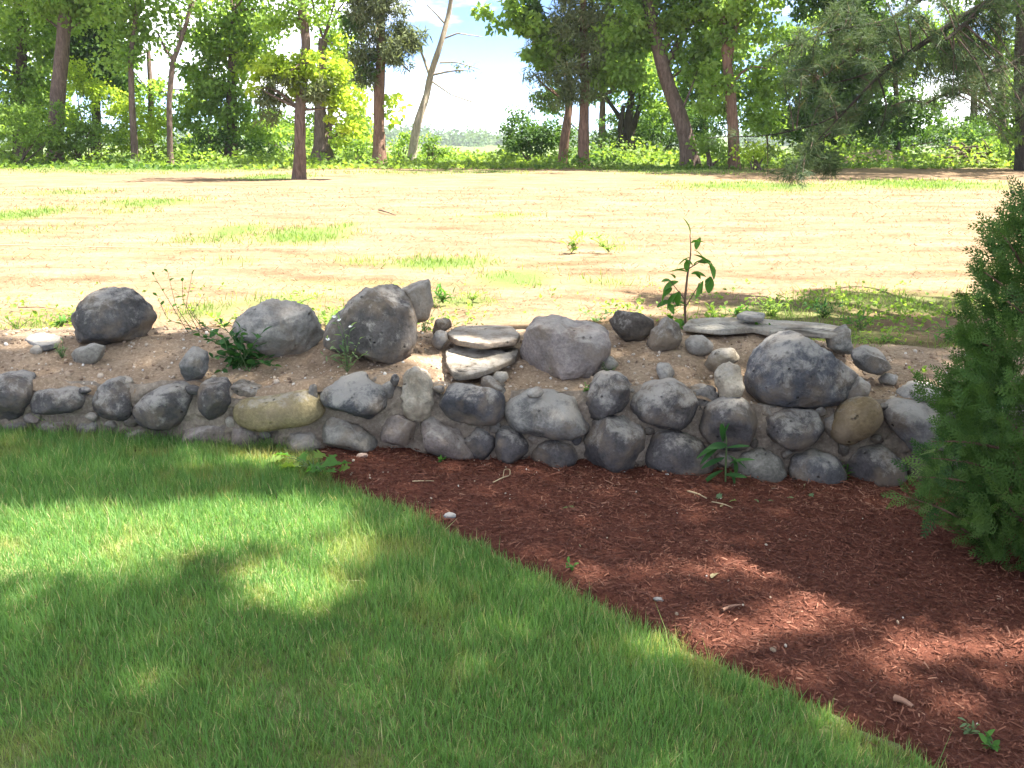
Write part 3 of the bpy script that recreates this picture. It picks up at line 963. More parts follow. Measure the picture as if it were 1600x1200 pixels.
def blades(x, y, z, h, w, lean, mat, name, label, dry=None, rnd=None, parent=None):
    n = len(x)
    a = RNG.uniform(0, 2 * math.pi, n)
    d = np.stack([np.cos(a) * lean, np.sin(a) * lean, np.ones(n)], 1)
    R = frames(d, RNG.uniform(0, 2 * math.pi, n))
    V, fs, r = scatter(tv_b, [tq_b, tt_b], np.stack([x, y, z], 1), R, np.stack([w, h, h], 1), rnd)
    at = {'rnd': r}
    if dry is not None:
        at['dry'] = np.repeat(dry, len(tv_b))
    return link(name, mesh_np(name, V, fs, mat, at), parent, kind='stuff' if not parent else None, label=label)


tv_b, tq_b, tt_b = tv, [(0, 1, 3, 2)], [(2, 3, 4)]
n = 560000
x = RNG.uniform(-3.6, 2.2, n)
y = RNG.uniform(1.2, 4.02, n)
px, py = to_px(np.stack([x, y, zg(x, y)], 1))
inview = (px > -60) & (px < 1660) & (py < 1290)
k = is_lawn(x, y) & (inview | (RNG.random(n) < .3))
x, y = x[k], y[k]
n = len(x)
lum = fbm2(x * 2.2, y * 2.2, 101, 3)
dry = np.clip((fbm2(x * 5.1, y * 5.1, 105, 5, .65) - .35) * .9, 0, .5)
# a strawy margin where lawn meets mulch and at the wall foot
dry = np.maximum(dry, np.where((edge_x(y) - x < .05) & (RNG.random(n) < .35), .8, 0))
pc = hit(415, 712, zg)
dry = np.maximum(dry, np.clip(1.2 - np.hypot((x - pc[0]) / .28, (y - pc[1]) / .10), 0, .85))
h = RNG.gamma(7, .0057, n) * (1 + .22 * lum) * np.where(dry > .4, .75, 1)
h = np.where(RNG.random(n) < .015, h * 1.5, h)
far = np.clip((y - 1.9) / 2, 0, 1)
blades(x, y, zg(x, y) - .012, h, RNG.uniform(.0015, .0031, n) * (1 + .3 * far), np.abs(RNG.normal(0, .42, n)), M_GRASS, 'lawn_grass', 'green mown lawn grass with dappled sunlight',
       dry * RNG.uniform(.4, 1, n), np.where(RNG.random(n) < .045, 1.0, np.clip(RNG.beta(2, 2.6, n) + .13 * lum, 0, .97)))

# field: straw litter and grass tufts near enough to read
n = 26000
y = 4.9 + (RNG.random(n) ** 1.8) * 14
x = RNG.uniform(-1, 1, n) * (y * .62 + .6)
g = green_at(x, y)
k = RNG.random(n) > g * .7
x, y = x[k], y[k]
n = len(x)
blades(x, y, np.full(n, FIELD_Z - .015), RNG.uniform(.02, .05, n) * (1 + (y - 5) * .04), .003 + (y - 5) * .0006, RNG.uniform(.8, 3, n), M_STRAW, 'dry_stubble', 'pale dry stubble of the mown field')
n = 260000
y = 4.8 + (RNG.random(n) ** 1.7) * 25
x = RNG.uniform(-1, 1, n) * (y * .62 + .6)
g = green_at(x, y) * np.clip(.55 + .9 * fbm2(x * 1.7, y * 1.7, 121, 3), 0, 1)
k = RNG.random(n) < g * .9
x, y = x[k], y[k]
n = len(x)
blades(x, y, np.full(n, FIELD_Z - .015), RNG.uniform(.03, .08, n), .004 + (y - 5) * .0008, np.abs(RNG.normal(0, .6, n)), M_TUFT, 'field_grass', 'patches of green grass in the dry field')

# ------------------------------------------------------------------ leaves, trees
def verge_weeds():
    n = 26000
    x, y = RNG.uniform(-3.6, 3.6, n), 4.9 + RNG.random(n) ** 1.3 * 2.3
    w = np.interp(x, [-3.6, -1, .6, 1.2, 3.6], [.25, .3, .3, .62, .66]) * np.clip((7.2 - y) / 1.2, 0, 1)
    g = np.clip(fbm2(x * 2.6, y * 2.6, 171, 3) + .15, 0, 1) * w
    k = RNG.random(n) < g
    x, y, g = x[k], y[k], g[k]
    m = len(x)
    z = FIELD_Z - .02 + RNG.random(m) * (.02 + .13 * g)
    d = RNG.normal(size=(m, 3))
    d[:, 2] = abs(d[:, 2]) * .8
    V, fs, r = scatter(LEAF_T, [LEAF_F], np.stack([x, y, z], 1), frames(d, RNG.normal(0, .7, m)), RNG.uniform(.015, .045, m))
    link('ground_cover', mesh_np('ground_cover', V, fs, M_LIGHT, {'rnd': r}), kind='stuff', label='low leafy weeds growing along the back of the wall')


LEAF_T = np.array([(0, 0, 0), (.36, .42, .10), (0, 1, -.06), (-.36, .42, .10)])
LEAF_F = [(0, 1, 2), (0, 2, 3)]
verge_weeds()
NEED_T = np.array([(-.5, 0, 0), (.5, 0, 0), (.12, 1, -.05), (-.12, 1, -.05)])
NEED_F = [(0, 1, 2, 3)]


def cloud(cent, crad, nper, ll, rg, droop=.25):
    K = len(cent)
    idx = np.repeat(np.arange(K), nper)
    n = len(idx)
    g = norm(rg.normal(size=(n, 3))) * (rg.random(n) ** .45)[:, None]
    pos = cent[idx] + g * np.asarray(crad)[idx][:, None] * np.array([1.15, 1.15, .75])
    d = rg.normal(size=(n, 3)) + g * .8
    d[:, 2] -= droop * 2
    rnd = np.clip(rg.random(K)[idx] * .45 + rg.random(n) * .55, 0, 1)
    return pos, frames(d, rg.normal(0, .8, n)), rg.uniform(ll[0], ll[1], n), rnd


def pxr(Y):
    return Y * 1.02 / F


def crown_mesh(ells, Y, rg, dens, cr, nper, ll, mat, name, needle=False, org=np.zeros(3), dy=None):
    cents = []
    for (cx, cy, rx, ry) in ells:
        c = at_y(cx, cy, Y)
        a, b = rx * pxr(Y), ry * pxr(Y)
        K = max(3, int(math.pi * a * b * dens * (2.0 if Y < 60 else 1)))
        g = norm(rg.normal(size=(K, 3))) * (rg.random(K) ** .4)[:, None]
        cents.append(c + g * np.array([a, (dy or .8 * min(a, 2.2)), b]))
    cents = np.concatenate(cents)
    pos, R, s, rnd = cloud(cents, rg.uniform(.6, 1.3, len(cents)) * cr, nper, ll, rg)
    low = FIELD_Z + .05
    pos[:, 2] = np.where((pos[:, 2] < low) & (Y < 60), low + rg.random(len(pos)) * .3, pos[:, 2])
    if needle:
        V, fs, r = scatter(NEED_T, [NEED_F], pos - org, R, np.stack([s * .22, s, s], 1), rnd)
    else:
        V, fs, r = scatter(LEAF_T, [LEAF_F], pos - org, R, s, rnd)
    return mesh_np(name, V, fs, mat, {'rnd': r}), cents


GT = 'trees beyond the field'


def tree(label, Y, trunk, crown, mat=M_GREEN, bark=M_BARK, limbs=(), dens=3.2, cr=.46, nper=80, ll=(.13, .21), seed=0, name='tree', needle=False, twigs=10, extra=(), cat='tree', group=GT, flare=1.25):
    rg = np.random.default_rng(seed + 1000)
    base = at_y(trunk[0][0], trunk[0][1], Y)
    base[2] = FIELD_Z - .02
    root = thing(name, label, cat, base, group)
    P = [base] + [at_y(a, b, Y + (rg.normal(0, .12) if i else 0)) for i, (a, b, w) in enumerate(trunk) if at_y(a, b, Y)[2] > FIELD_Z + .2]
    W = [trunk[0][2]] + [t[2] for t in trunk][-(len(P) - 1):]
    rad = [w * pxr(Y) * .43 for w in W]
    rad[0] *= flare
    tp = [tube(np.array(P) - base, rad, 12, seed)]
    parts = [(tp[0][0], tp[0][1])]
    link('trunk', mesh_np('trunk', *join(parts), bark, smooth=True), root)
    for lb in limbs:
        LP = [at_y(a, b, Y + rg.normal(0, .15)) - base for a, b, w in lb]
        v, qd = tube(LP, [w * pxr(Y) / 2 for a, b, w in lb], 8, seed + 3)
        link('limb', mesh_np('limb', v, [qd], bark, smooth=True), root)
    me, cents = crown_mesh(crown, Y, rg, dens, cr, nper, ll, mat, 'crown', needle, base)
    link('crown', me, root)
    for (ells, m2, kw) in extra:
        me, c2 = crown_mesh(ells, Y, rg, kw.get('dens', dens), kw.get('cr', cr), kw.get('nper', nper), kw.get('ll', ll), m2, 'crown', kw.get('needle', False), base, kw.get('dy'))
        link('crown', me, root)
    # branches from the trunk into the crown, one joined mesh
    TP = np.array(P)
    tw = []
    for _ in range(twigs):
        c = cents[rg.integers(len(cents))]
        i = np.argmin(np.abs(TP[:, 2] - (c[2] - abs(c[0] - TP[-1, 0]) * .5)))
        s = TP[i]
        m = (s + c) / 2 + rg.normal(0, .15, 3) + np.array([0, 0, .15])
        tw.append((lambda a: (a[0], a[1]))(tube(np.array([s, m, c]) - base, [.04, .03, .01], 6, seed, step=.3)))
    if tw:
        link('branches', mesh_np('branches', *join(tw), bark, smooth=True), root, kind='stuff')
    return root


def bush(label, Y, ells, mat, seed=0, dens=5, cr=.3, nper=60, ll=(.08, .14), name='bush', cat='bush', group='bushes along the tree line'):
    rg = np.random.default_rng(seed + 2000)
    base = at_y(ells[0][0], ells[0][1], Y)
    base[2] = FIELD_Z - .02
    root = thing(name, label, cat, base, group)
    me, cents = crown_mesh(ells, Y, rg, dens, cr, nper, ll, mat, 'foliage', False, base)
    link('foliage', me, root)
    tw = []
    for _ in range(7):
        c = cents[rg.integers(len(cents))] - base
        tw.append(tube(np.array([[rg.normal(0, .1), rg.normal(0, .1), 0], c * np.array([.5, .5, .55]), c]), [.03, .02, .008], 5, seed, step=.3))
    link('stems', mesh_np('stems', *join(tw), M_BARK, smooth=True), root, kind='stuff')
    return root


tree('dense green tree at the left edge with no trunk in view', 35, [(30, 240, 22), (34, 120, 18), (30, -40, 14)], [(20, 40, 90, 60), (25, 130, 80, 60), (60, -80, 110, 60), (10, 190, 60, 40)], M_LIGHT, seed=1, dens=3.0)
tree('thick brown trunk leaning right among the bushes at left', 32, [(86, 245, 27), (88, 190, 25), (93, 120, 23), (100, 50, 22), (107, -60, 20), (110, -160, 14)], [(60, -10, 80, 30), (140, -30, 80, 40), (110, -120, 150, 70), (125, 15, 40, 22)], M_LIGHT, seed=2, dens=2.6, extra=[([(200, -170, 260, 110)], M_LIGHT, dict(dens=1.1, dy=4))])  # extra wide crown above the frame, added to shade the ground
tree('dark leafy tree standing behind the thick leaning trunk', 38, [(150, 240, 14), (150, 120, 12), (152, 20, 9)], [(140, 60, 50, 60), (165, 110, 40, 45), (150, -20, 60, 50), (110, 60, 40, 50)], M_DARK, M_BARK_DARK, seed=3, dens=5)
tree('slim pale trunk with light green leaves right of yellow bush', 31, [(211, 245, 13), (206, 160, 10), (204, 90, 9), (212, 30, 8), (220, -50, 7)], [(185, 40, 40, 35), (225, 5, 50, 35), (200, 95, 28, 20), (225, -80, 90, 50)], M_LIGHT, M_BARK, seed=4, dens=2.4)
tree('slim trunk forking to the right against the sky', 31, [(266, 242, 10), (264, 160, 9), (270, 95, 9), (284, 62, 7), (297, 15, 6), (305, -40, 5)], [(255, 62, 30, 24), (305, 0, 45, 25), (285, 35, 28, 20), (290, -70, 80, 40)], M_LIGHT, M_BARK, [[(270, 95, 5), (255, 70, 4), (246, 50, 3)]], seed=5, dens=1.7, nper=40)
tree('broad green tree mass left of the umbrella shaped tree', 34, [(360, 245, 20), (362, 150, 16), (365, 20, 12)], [(345, 110, 60, 60), (325, 175, 50, 45), (390, 50, 60, 50), (385, 190, 50, 40), (340, 40, 40, 35), (390, -50, 90, 50)], M_LIGHT, seed=6, dens=2.7, extra=[([(350, 90, 55, 40), (395, 70, 45, 30), (310, 140, 30, 30)], M_YELLOW, dict(dens=1.2))])
tree('umbrella shaped yellow green tree standing forward in the field', 22, [(467, 277, 23), (469, 230, 20), (468, 170, 18), (475, 110, 17), (480, 70, 16), (472, 20, 15), (465, -60, 13), (462, -150, 9)],
     [(470, 92, 46, 11), (430, 106, 32, 13), (508, 104, 30, 14), (468, 128, 24, 24), (530, 140, 13, 30), (402, 132, 10, 18), (545, 180, 10, 20), (520, 165, 12, 22), (470, 115, 40, 12)], M_YELLOW, M_BARK, seed=7, dens=16, cr=.2, nper=60, ll=(.07, .13), twigs=16, flare=1.15,
     extra=[([(440, 140, 40, 24), (495, 145, 30, 24), (415, 165, 18, 20)], M_OLIVE, dict(dens=7, cr=.2, nper=80, needle=True, ll=(.12, .24))), ([(430, 15, 55, 32), (495, 5, 55, 35), (460, -80, 90, 50)], M_GREEN, dict(dens=4, cr=.3))])
tree('flared double trunk half hidden behind the umbrella tree', 33, [(504, 250, 40), (503, 225, 27), (499, 190, 21), (500, 150, 19), (505, 60, 15)], [(545, 195, 30, 30), (545, 90, 22, 35), (560, 150, 18, 25), (520, -40, 60, 40)], M_YELLOW, M_BARK, [[(507, 240, 13), (514, 205, 9), (517, 165, 8), (518, 120, 7)]], seed=8, dens=2.3)
tree('straight reddish trunk carrying drooping grey green needles', 30, [(593, 252, 22), (592, 200, 19), (592, 140, 18), (596, 85, 16), (594, 0, 13), (594, -120, 8)], [(590, 25, 48, 32), (612, 78, 40, 24), (563, 85, 22, 25), (572, 115, 22, 16), (638, 58, 22, 20), (590, -60, 80, 50)], M_OLIVE, M_BARK_RED,
     [[(592, 120, 5), (570, 112, 3), (555, 122, 2)], [(596, 95, 5), (620, 92, 3), (640, 112, 2)]], seed=9, dens=7, cr=.3, nper=90, needle=True, ll=(.14, .26), extra=[([(575, 100, 22, 24), (560, 40, 22, 30)], M_DARK, dict(dens=3, nper=60, ll=(.1, .16))), ([(612, 165, 25, 28)], M_YELLOW, dict(dens=1.4, nper=40))])
tree('bare pale trunk leaning right against the open sky', 32, [(643, 246, 15), (652, 190, 14), (667, 150, 12), (672, 118, 11), (690, 65, 9), (702, 20, 8), (710, -40, 6)], [(735, 108, 26, 14), (715, -60, 60, 30)], M_OLIVE, M_BARK_PALE,
     [[(672, 118, 6), (664, 96, 4), (656, 76, 3)], [(687, 98, 2.5), (712, 97, 2), (750, 108, 1)], [(694, 60, 2.5), (715, 52, 2), (755, 58, 1)], [(676, 128, 3), (705, 148, 2), (740, 160, 2)], [(698, 40, 3), (680, 20, 2), (668, 8, 2)]], seed=10, dens=1.4, nper=22, cr=.3, ll=(.07, .11), twigs=4)
tree('short leaning trunk beside the dark bush right of the gap', 31, [(878, 248, 15), (884, 205, 15), (890, 165, 12), (888, 110, 9)], [(855, 120, 40, 35), (845, 165, 30, 18), (820, 65, 26, 18)], M_OLIVE, M_BARK_RED, seed=11, dens=3, cr=.3, nper=60, needle=True, ll=(.12, .22))
tree('upright reddish trunk under a feathery olive crown', 30, [(912, 248, 20), (912, 190, 17), (914, 130, 15), (912, 50, 12), (910, -80, 9)], [(905, 95, 50, 40), (880, 35, 50, 40), (930, 40, 40, 40), (900, 150, 40, 16), (890, -60, 90, 45)], M_OLIVE, M_BARK_RED, seed=12, dens=4.6, cr=.34, nper=90, needle=True, ll=(.14, .26), extra=[([(795, 22, 40, 22), (835, 40, 30, 30), (950, 110, 30, 30), (870, 70, 45, 40)], M_LIGHT, dict(dens=2.6)), ([(830, 20, 26, 30)], M_DARK, dict(dens=2.5))])
tree('dark many stemmed tree at the back of the right grove', 37, [(985, 245, 24), (980, 195, 15), (988, 150, 12), (985, 90, 9)], [(975, 100, 50, 40), (960, 40, 55, 40), (1010, 150, 40, 35), (980, -50, 90, 45)], M_GREEN, M_BARK_DARK, [[(980, 200, 9), (958, 168, 6), (945, 150, 4)], [(986, 210, 10), (1000, 165, 7), (1004, 130, 5)], [(975, 235, 10), (968, 200, 8), (975, 165, 6)]], seed=13, dens=3)
tree('thick trunk leaning left at the middle of the right grove', 29, [(1078, 262, 32), (1076, 225, 28), (1062, 180, 26), (1042, 130, 24), (1030, 85, 22), (1020, 40, 19), (1005, -30, 16), (1000, -130, 11)], [(1000, 30, 55, 36), (985, 95, 35, 35), (1075, 30, 50, 45), (1085, 90, 34, 35), (1030, -60, 110, 50)], M_GREEN, M_BARK, [[(1036, 110, 15), (1060, 70, 10), (1080, 30, 7)]], seed=14, dens=3.4, extra=[([(1000, 60, 50, 40), (1080, 60, 45, 45)], M_LIGHT, dict(dens=1.3)), ([(1060, -170, 220, 100)], M_GREEN, dict(dens=1.1, dy=4))])  # topmost broad crown is out of view, added for shade on the verge
tree('reddish trunk forking upward among big pale leaves', 28, [(1147, 250, 21), (1145, 190, 19), (1140, 135, 18), (1134, 80, 15), (1128, 20, 12), (1120, -80, 9)], [(1170, 55, 55, 40), (1205, 115, 38, 38), (1118, 140, 32, 36), (1190, 185, 28, 34), (1150, 0, 80, 28), (1170, -80, 110, 50)], M_LIGHT, M_BARK_RED, [[(1137, 95, 14), (1146, 50, 12), (1158, 5, 10), (1170, -60, 8)]], seed=15, dens=4.2, cr=.36, nper=64, ll=(.12, .19))
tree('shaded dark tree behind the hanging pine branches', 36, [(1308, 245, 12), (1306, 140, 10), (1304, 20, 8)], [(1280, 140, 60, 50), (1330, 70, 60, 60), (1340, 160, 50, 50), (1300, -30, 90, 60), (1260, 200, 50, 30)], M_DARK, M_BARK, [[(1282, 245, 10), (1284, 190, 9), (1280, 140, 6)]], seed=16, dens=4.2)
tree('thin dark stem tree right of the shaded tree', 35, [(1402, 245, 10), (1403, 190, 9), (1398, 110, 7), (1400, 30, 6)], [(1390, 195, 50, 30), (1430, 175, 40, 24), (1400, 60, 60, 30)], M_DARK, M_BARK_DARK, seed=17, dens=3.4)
tree('slender grey trunk tree near the brush pile', 33, [(1567, 248, 14), (1566, 180, 12), (1562, 90, 11), (1556, -20, 9)], [(1545, 110, 42, 40), (1500, 125, 40, 32), (1470, 95, 34, 28), (1560, 30, 60, 40), (1530, -60, 120, 50)], M_OLIVE, M_BARK, seed=18, dens=2.6, needle=True, nper=80, ll=(.13, .24))
tree('dark heavy trunk at the right edge behind the evergreen', 27, [(1606, 275, 36), (1602, 200, 30), (1598, 120, 28), (1600, -20, 22)], [(1610, 180, 40, 50), (1640, 80, 60, 60), (1600, -40, 80, 60)], M_GREEN, M_BARK_DARK, seed=19, dens=3, extra=[([(1600, -150, 260, 120), (1430, -150, 180, 90)], M_GREEN, dict(dens=2.6, dy=5, cr=.6))])  # broad unseen crowns overhead, added to shade the right tree line

tree('sunlit yellow green tree deep behind the left trunks', 40, [(60, 245, 12), (62, 140, 9), (60, 60, 7)], [(70, 150, 50, 45), (110, 90, 40, 40), (30, 100, 40, 40), (95, 195, 45, 25)], M_YELLOW, seed=31, dens=1.6)
tree('leafy tree filling the space behind the two slim trunks', 40, [(235, 245, 11), (236, 150, 9), (232, 80, 7)], [(225, 150, 34, 34), (190, 120, 30, 40), (235, 205, 40, 26), (175, 60, 34, 40), (300, 165, 24, 30), (290, 215, 40, 22)], M_LIGHT, seed=32, dens=2.4)
tree('pale green tree glimpsed behind the umbrella tree', 41, [(545, 245, 10), (545, 170, 8), (540, 60, 6)], [(540, 130, 26, 40), (565, 195, 24, 28), (530, 50, 28, 40), (500, 205, 40, 26), (440, 200, 34, 26)], M_LIGHT, seed=33, dens=2.2)
tree('green tree filling behind the paired reddish trunks', 41, [(940, 245, 12), (942, 150, 9), (945, 60, 7)], [(940, 130, 40, 34), (1000, 110, 40, 44), (870, 150, 30, 24), (930, 60, 60, 40), (1010, 185, 40, 24)], M_GREEN, seed=34, dens=2.8)
tree('dense leafy tree behind the leaning and forking trunks', 41, [(1100, 245, 14), (1102, 150, 10), (1100, 60, 8)], [(1100, 130, 50, 46), (1120, 60, 60, 50), (1060, 170, 36, 34), (1160, 150, 40, 40), (1220, 200, 44, 26), (1230, 90, 36, 50)], M_GREEN, seed=35, dens=3.2)
tree('mid green tree behind the hanging pine needles', 42, [(1350, 245, 14), (1352, 150, 10), (1350, 60, 8)], [(1345, 110, 50, 46), (1290, 60, 50, 44), (1390, 130, 40, 32), (1440, 70, 60, 36), (1330, 195, 50, 22)], M_LIGHT, seed=36, dens=2.2)
tree('leafy tree far back beside the slender grey trunk', 42, [(1520, 245, 12), (1522, 150, 10), (1520, 60, 8)], [(1520, 90, 60, 36), (1580, 140, 40, 36), (1470, 50, 50, 34), (1540, 200, 50, 22)], M_GREEN, seed=37, dens=2.6)

bush('bright yellow green shrub sloping down between two left trunks', 33, [(118, 110, 20, 32), (150, 140, 26, 30), (185, 165, 28, 28), (222, 188, 34, 28), (200, 215, 40, 20)], M_YELLOW, 1)
bush('pale green bush at the far left foot of the trees', 30, [(25, 205, 55, 35), (20, 170, 40, 20)], M_LIGHT, 2)
bush('dull green thicket around the thick leaning trunk', 31, [(110, 200, 30, 45), (150, 215, 35, 28), (75, 225, 35, 20)], M_GREEN, 3)
bush('low green bush left of the umbrella tree trunk', 33, [(330, 225, 45, 20), (390, 230, 40, 16)], M_DARK, 4)
bush('small green bush left of the straight reddish trunk', 32, [(557, 232, 25, 14)], M_GREEN, 5)
bush('light bush between the straight trunk and the bare trunk', 34, [(625, 225, 22, 20)], M_LIGHT, 6)
bush('green bush at the foot of the bare pale trunk', 33, [(675, 230, 28, 16)], M_GREEN, 7)
bush('dark bush at the right side of the open gap', 33, [(825, 205, 40, 34), (870, 215, 34, 26), (812, 230, 30, 16)], M_DARK, 8, dens=7)
bush('dark thicket behind the thick trunk leaning left', 38, [(1030, 205, 60, 34), (960, 210, 40, 26), (1100, 200, 40, 36)], M_DARK, 9, dens=6)
bush('grey green bush at the foot of the leaning thick trunk', 28, [(1112, 232, 34, 20)], M_GREEN, 10)
bush('bright yellow green bush right of the forking trunk', 27, [(1185, 240, 34, 18)], M_YELLOW, 11)
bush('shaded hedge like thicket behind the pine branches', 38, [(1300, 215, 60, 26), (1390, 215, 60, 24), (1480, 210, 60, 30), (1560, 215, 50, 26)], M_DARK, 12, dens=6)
bush('dark green bush between brush pile and right edge', 30, [(1585, 235, 40, 24)], M_GREEN, 13)
bush('shady green bush behind the double trunk', 37, [(450, 220, 40, 24), (410, 205, 40, 28)], M_GREEN, 14, dens=5)

# undergrowth at the tree line, one mass
n = 34000
x = RNG.uniform(-26, 26, n)
y = RNG.uniform(27.5, 39, n)
hh = np.clip(.3 + .75 * fbm2(x * .45, y * .45, 131, 4, .6), .05, 1.3)
front = np.clip((y - 27.5) / 3, .12, 1)
gap = 1 - .62 * np.exp(-((x - y * (735 - 800) / F) / 1.7) ** 2)
z = FIELD_Z + RNG.random(n) * hh * front * gap
pos = np.stack([x, y, z], 1)
d = RNG.normal(size=(n, 3))
d[:, 2] = abs(d[:, 2]) * .7
V, fs, r = scatter(LEAF_T, [LEAF_F], pos, frames(d, RNG.normal(0, .8, n)), RNG.uniform(.08, .2, n), np.clip(RNG.random(n) * .6 + .5 * (.5 + fbm2(x * .4, y * .4, 133, 2)), 0, 1))
link('undergrowth', mesh_np('undergrowth', V, fs, leaf_mat('undergrowth', (.045, .10, .024), (.18, .26, .055), .45), {'rnd': r}), kind='stuff', label='leafy undergrowth along the foot of the trees')

# wooded hill beyond the gap
rg = np.random.default_rng(77)
n = 520
x = rg.uniform(-400, 560, n)
y = rg.uniform(640, 760, n)
top = 1.0 + 3.5 * fbm2(x * .008, y * .0 + 1, 141, 3) + rg.normal(0, 1.5, n) + (y - 640) * .012
cents = np.stack([x, y, top - 5], 1)
pos, R, s, rnd = cloud(np.repeat(cents, 2, 0) - np.array([0, 0, 1.]) * np.tile([0, 4.5], n)[:, None], np.full(2 * n, 7.5), 42, (2.0, 3.6), rg)
V, fs, r = scatter(LEAF_T, [LEAF_F], pos, R, s, rnd)
link('distant_wood', mesh_np('distant_wood', V, fs, M_FARWOOD, {'rnd': r}), kind='stuff', label='distant wooded rise seen through the gap in the trees')

# brush pile
rg = np.random.default_rng(5)
c = at_y(1512, 225, 31)
c[2] = FIELD_Z
root = thing('brush_pile', 'heap of cut dead branches under the right hand trees', 'brush pile', c)
for k in range(60):
    a = rg.uniform(0, math.pi)
    ln = rg.uniform(.5, 1.4)
    m = np.array([rg.normal(0, .5), rg.normal(0, .3), 0])
    m[2] = max(.05, .75 - .8 * abs(m[0])) * rg.random() + .05
    dv = np.array([math.cos(a), math.sin(a) * .5, rg.normal(0, .3)]) * ln / 2
    v, qd = tube([m - dv, m + rg.normal(0, .05, 3), m + dv], [.03, .025, .01], 5, k, step=.3)
    v[:, 2] = np.maximum(v[:, 2], .0)
    link('stick', mesh_np('stick', v, [qd], M_BARK, smooth=True), root)
# sandy mound behind the shaded verge
V, q = grid(np.linspace(-2.2, 2.2, 40), np.linspace(-1, 1, 24), lambda x, y: .5 * np.exp(-(x / 1.1) ** 2 - (y / .45) ** 2) * (1 + .25 * fbm2(x * 2, y * 2, 3)) - .03)
c = at_y(1370, 244, 33)
link('soil_mound', mesh_np('soil_mound', V, [q], M_SOIL, smooth=True), None, (c[0], 33, FIELD_Z), kind='structure', label='low mound of bare tan soil at the tree line')

# ------------------------------------------------------------------ pine on the right: limb and drooping needles in view, trunk outside the picture
YP = 6.3
pb = np.array([4.7, 5.6, FIELD_Z - .02])
pine = thing('pine_tree', 'tall pine whose bough hangs into the upper right corner', 'tree', pb)
v, qd = tube(np.array([[0, 0, 0], [.05, 0, 2.5], [0, .1, 5.5], [.1, 0, 9.5]]), [.34, .24, .2, .07], 14, 3)
link('trunk', mesh_np('trunk', v, [qd], M_BARK_RED, smooth=True), pine)
LIMBS = [
    [(None, (4.7, 5.6, 3.9), .085), ((1640, -40), YP, 0.0450), ((1540, 5), YP, 0.0375), ((1490, 35), YP, 0.0315), ((1440, 70), YP, 0.0255), ((1400, 96), YP, 0.0195), ((1370, 118), YP, 0.0150), ((1330, 165), YP, 0.0105), ((1290, 205), YP, 0.0067), ((1245, 255), YP, 0.0037)],
    [((1540, 5), YP, 0.0225), ((1500, 45), YP - .2, .02), ((1478, 62), YP - .3, .012)],
    [(None, (4.7, 5.6, 3.4), .06), ((1600, 95), YP + .6, .035), ((1560, 110), YP + .6, .026), ((1515, 130), YP + .5, .016), ((1440, 165), YP + .4, .008)],
    [(None, (4.7, 5.6, 4.3), .06), ((1520, -60), YP + .3, .04), ((1440, -5), YP + .3, .028), ((1390, 40), YP + .3, .018), ((1320, 40), YP + .3, .01), ((1240, 70), YP + .3, .005)],
    [((1330, 165), YP, 0.0083), ((1300, 190), YP + .1, .008), ((1240, 204), YP + .1, .006), ((1180, 217), YP + .1, .005), ((1150, 210), YP + .1, .004), ((1105, 216), YP + .1, .003)],
    [((1400, 96), YP, 0.0105), ((1350, 120), YP + .2, .01), ((1300, 130), YP + .2, .006)],
    [((1390, 40), YP + .3, .012), ((1330, 90), YP + .2, .008), ((1270, 130), YP + .2, .005)],
    [((1370, 118), YP, 0.0090), ((1395, 170), YP - .1, .008), ((1370, 215), YP - .1, .005)],
    [((1290, 205), YP, 0.0045), ((1285, 235), YP, 0.0030), ((1290, 270), YP, 0.0023)],
]
NEED = [(1330, 180, 55, 36, 130), (1290, 120, 55, 45, 130), (1380, 60, 100, 45, 300), (1250, 80, 55, 45, 260), (1226, 277, 24, 14, 110), (1262, 246, 24, 16, 90), (1290, 255, 14, 18, 50), (1430, 20, 120, 40, 220), (1510, 95, 80, 50, 300), (1570, 40, 50, 60, 220),
        (1440, 150, 70, 26, 100), (1550, 150, 60, 40, 200), (1340, 20, 90, 40, 160), (1590, 200, 30, 60, 150), (1385, 130, 50, 50, 80)]
rg = np.random.default_rng(12)
limb_pts = []
for lb in LIMBS:
    pts = np.array([np.array(b) if a is None else at_y(a[0], a[1], b) for a, b, r in lb])
    v, qd = tube(pts - pb, [r * .72 for *_, r in lb], 8, 4, step=.12)
    link('limb', mesh_np('limb', v, [qd], M_BARK_DARK, smooth=True), pine)
    for a, b in zip(pts[:-1], pts[1:]):
        limb_pts.append(a + (b - a) * np.linspace(0, 1, 14)[:, None])
limb_pts = np.concatenate(limb_pts)
tpos, tdir, tw = [], [], []
for cx, cy, rx, ry, cnt in NEED:
    c = at_y(cx, cy, YP)
    nt = max(6, cnt // 19)
    for _ in range(nt):
        g = norm(rg.normal(size=3)) * rg.random() ** .5
        e = c + g * np.array([rx * pxr(YP), .5, ry * pxr(YP)])
        i = np.argmin(np.linalg.norm(limb_pts - e, axis=1) + rg.random(len(limb_pts)) * .25)
        s = limb_pts[i]
        if np.linalg.norm(e - s) > .9:
            s = e + norm(s - e) * .6
        m = (s + e) / 2 + np.array([0, 0, .05])
        tw.append(tube(np.array([s, m, e]) - pb, [.006, .004, .002], 4, 1, step=.08))
        for t in np.linspace(.25, 1, 14):
            p = (1 - t) ** 2 * s + 2 * t * (1 - t) * m + t * t * e
            tpos.append(p + rg.normal(0, .02, 3))
            tdir.append(norm(e - s + 1e-6) * .7 + rg.normal(0, .4, 3) + np.array([0, 0, -.15]))
for lp in limb_pts[rg.integers(0, len(limb_pts), 200)]:
    if lp[0] < 3.1:
        tpos.append(lp + rg.normal(0, .035, 3))
        tdir.append(rg.normal(0, .6, 3) + np.array([-.3, 0, -.2]))
tpos, tdir = np.array(tpos), np.array(tdir)
k = 13
idx = np.repeat(np.arange(len(tpos)), k)
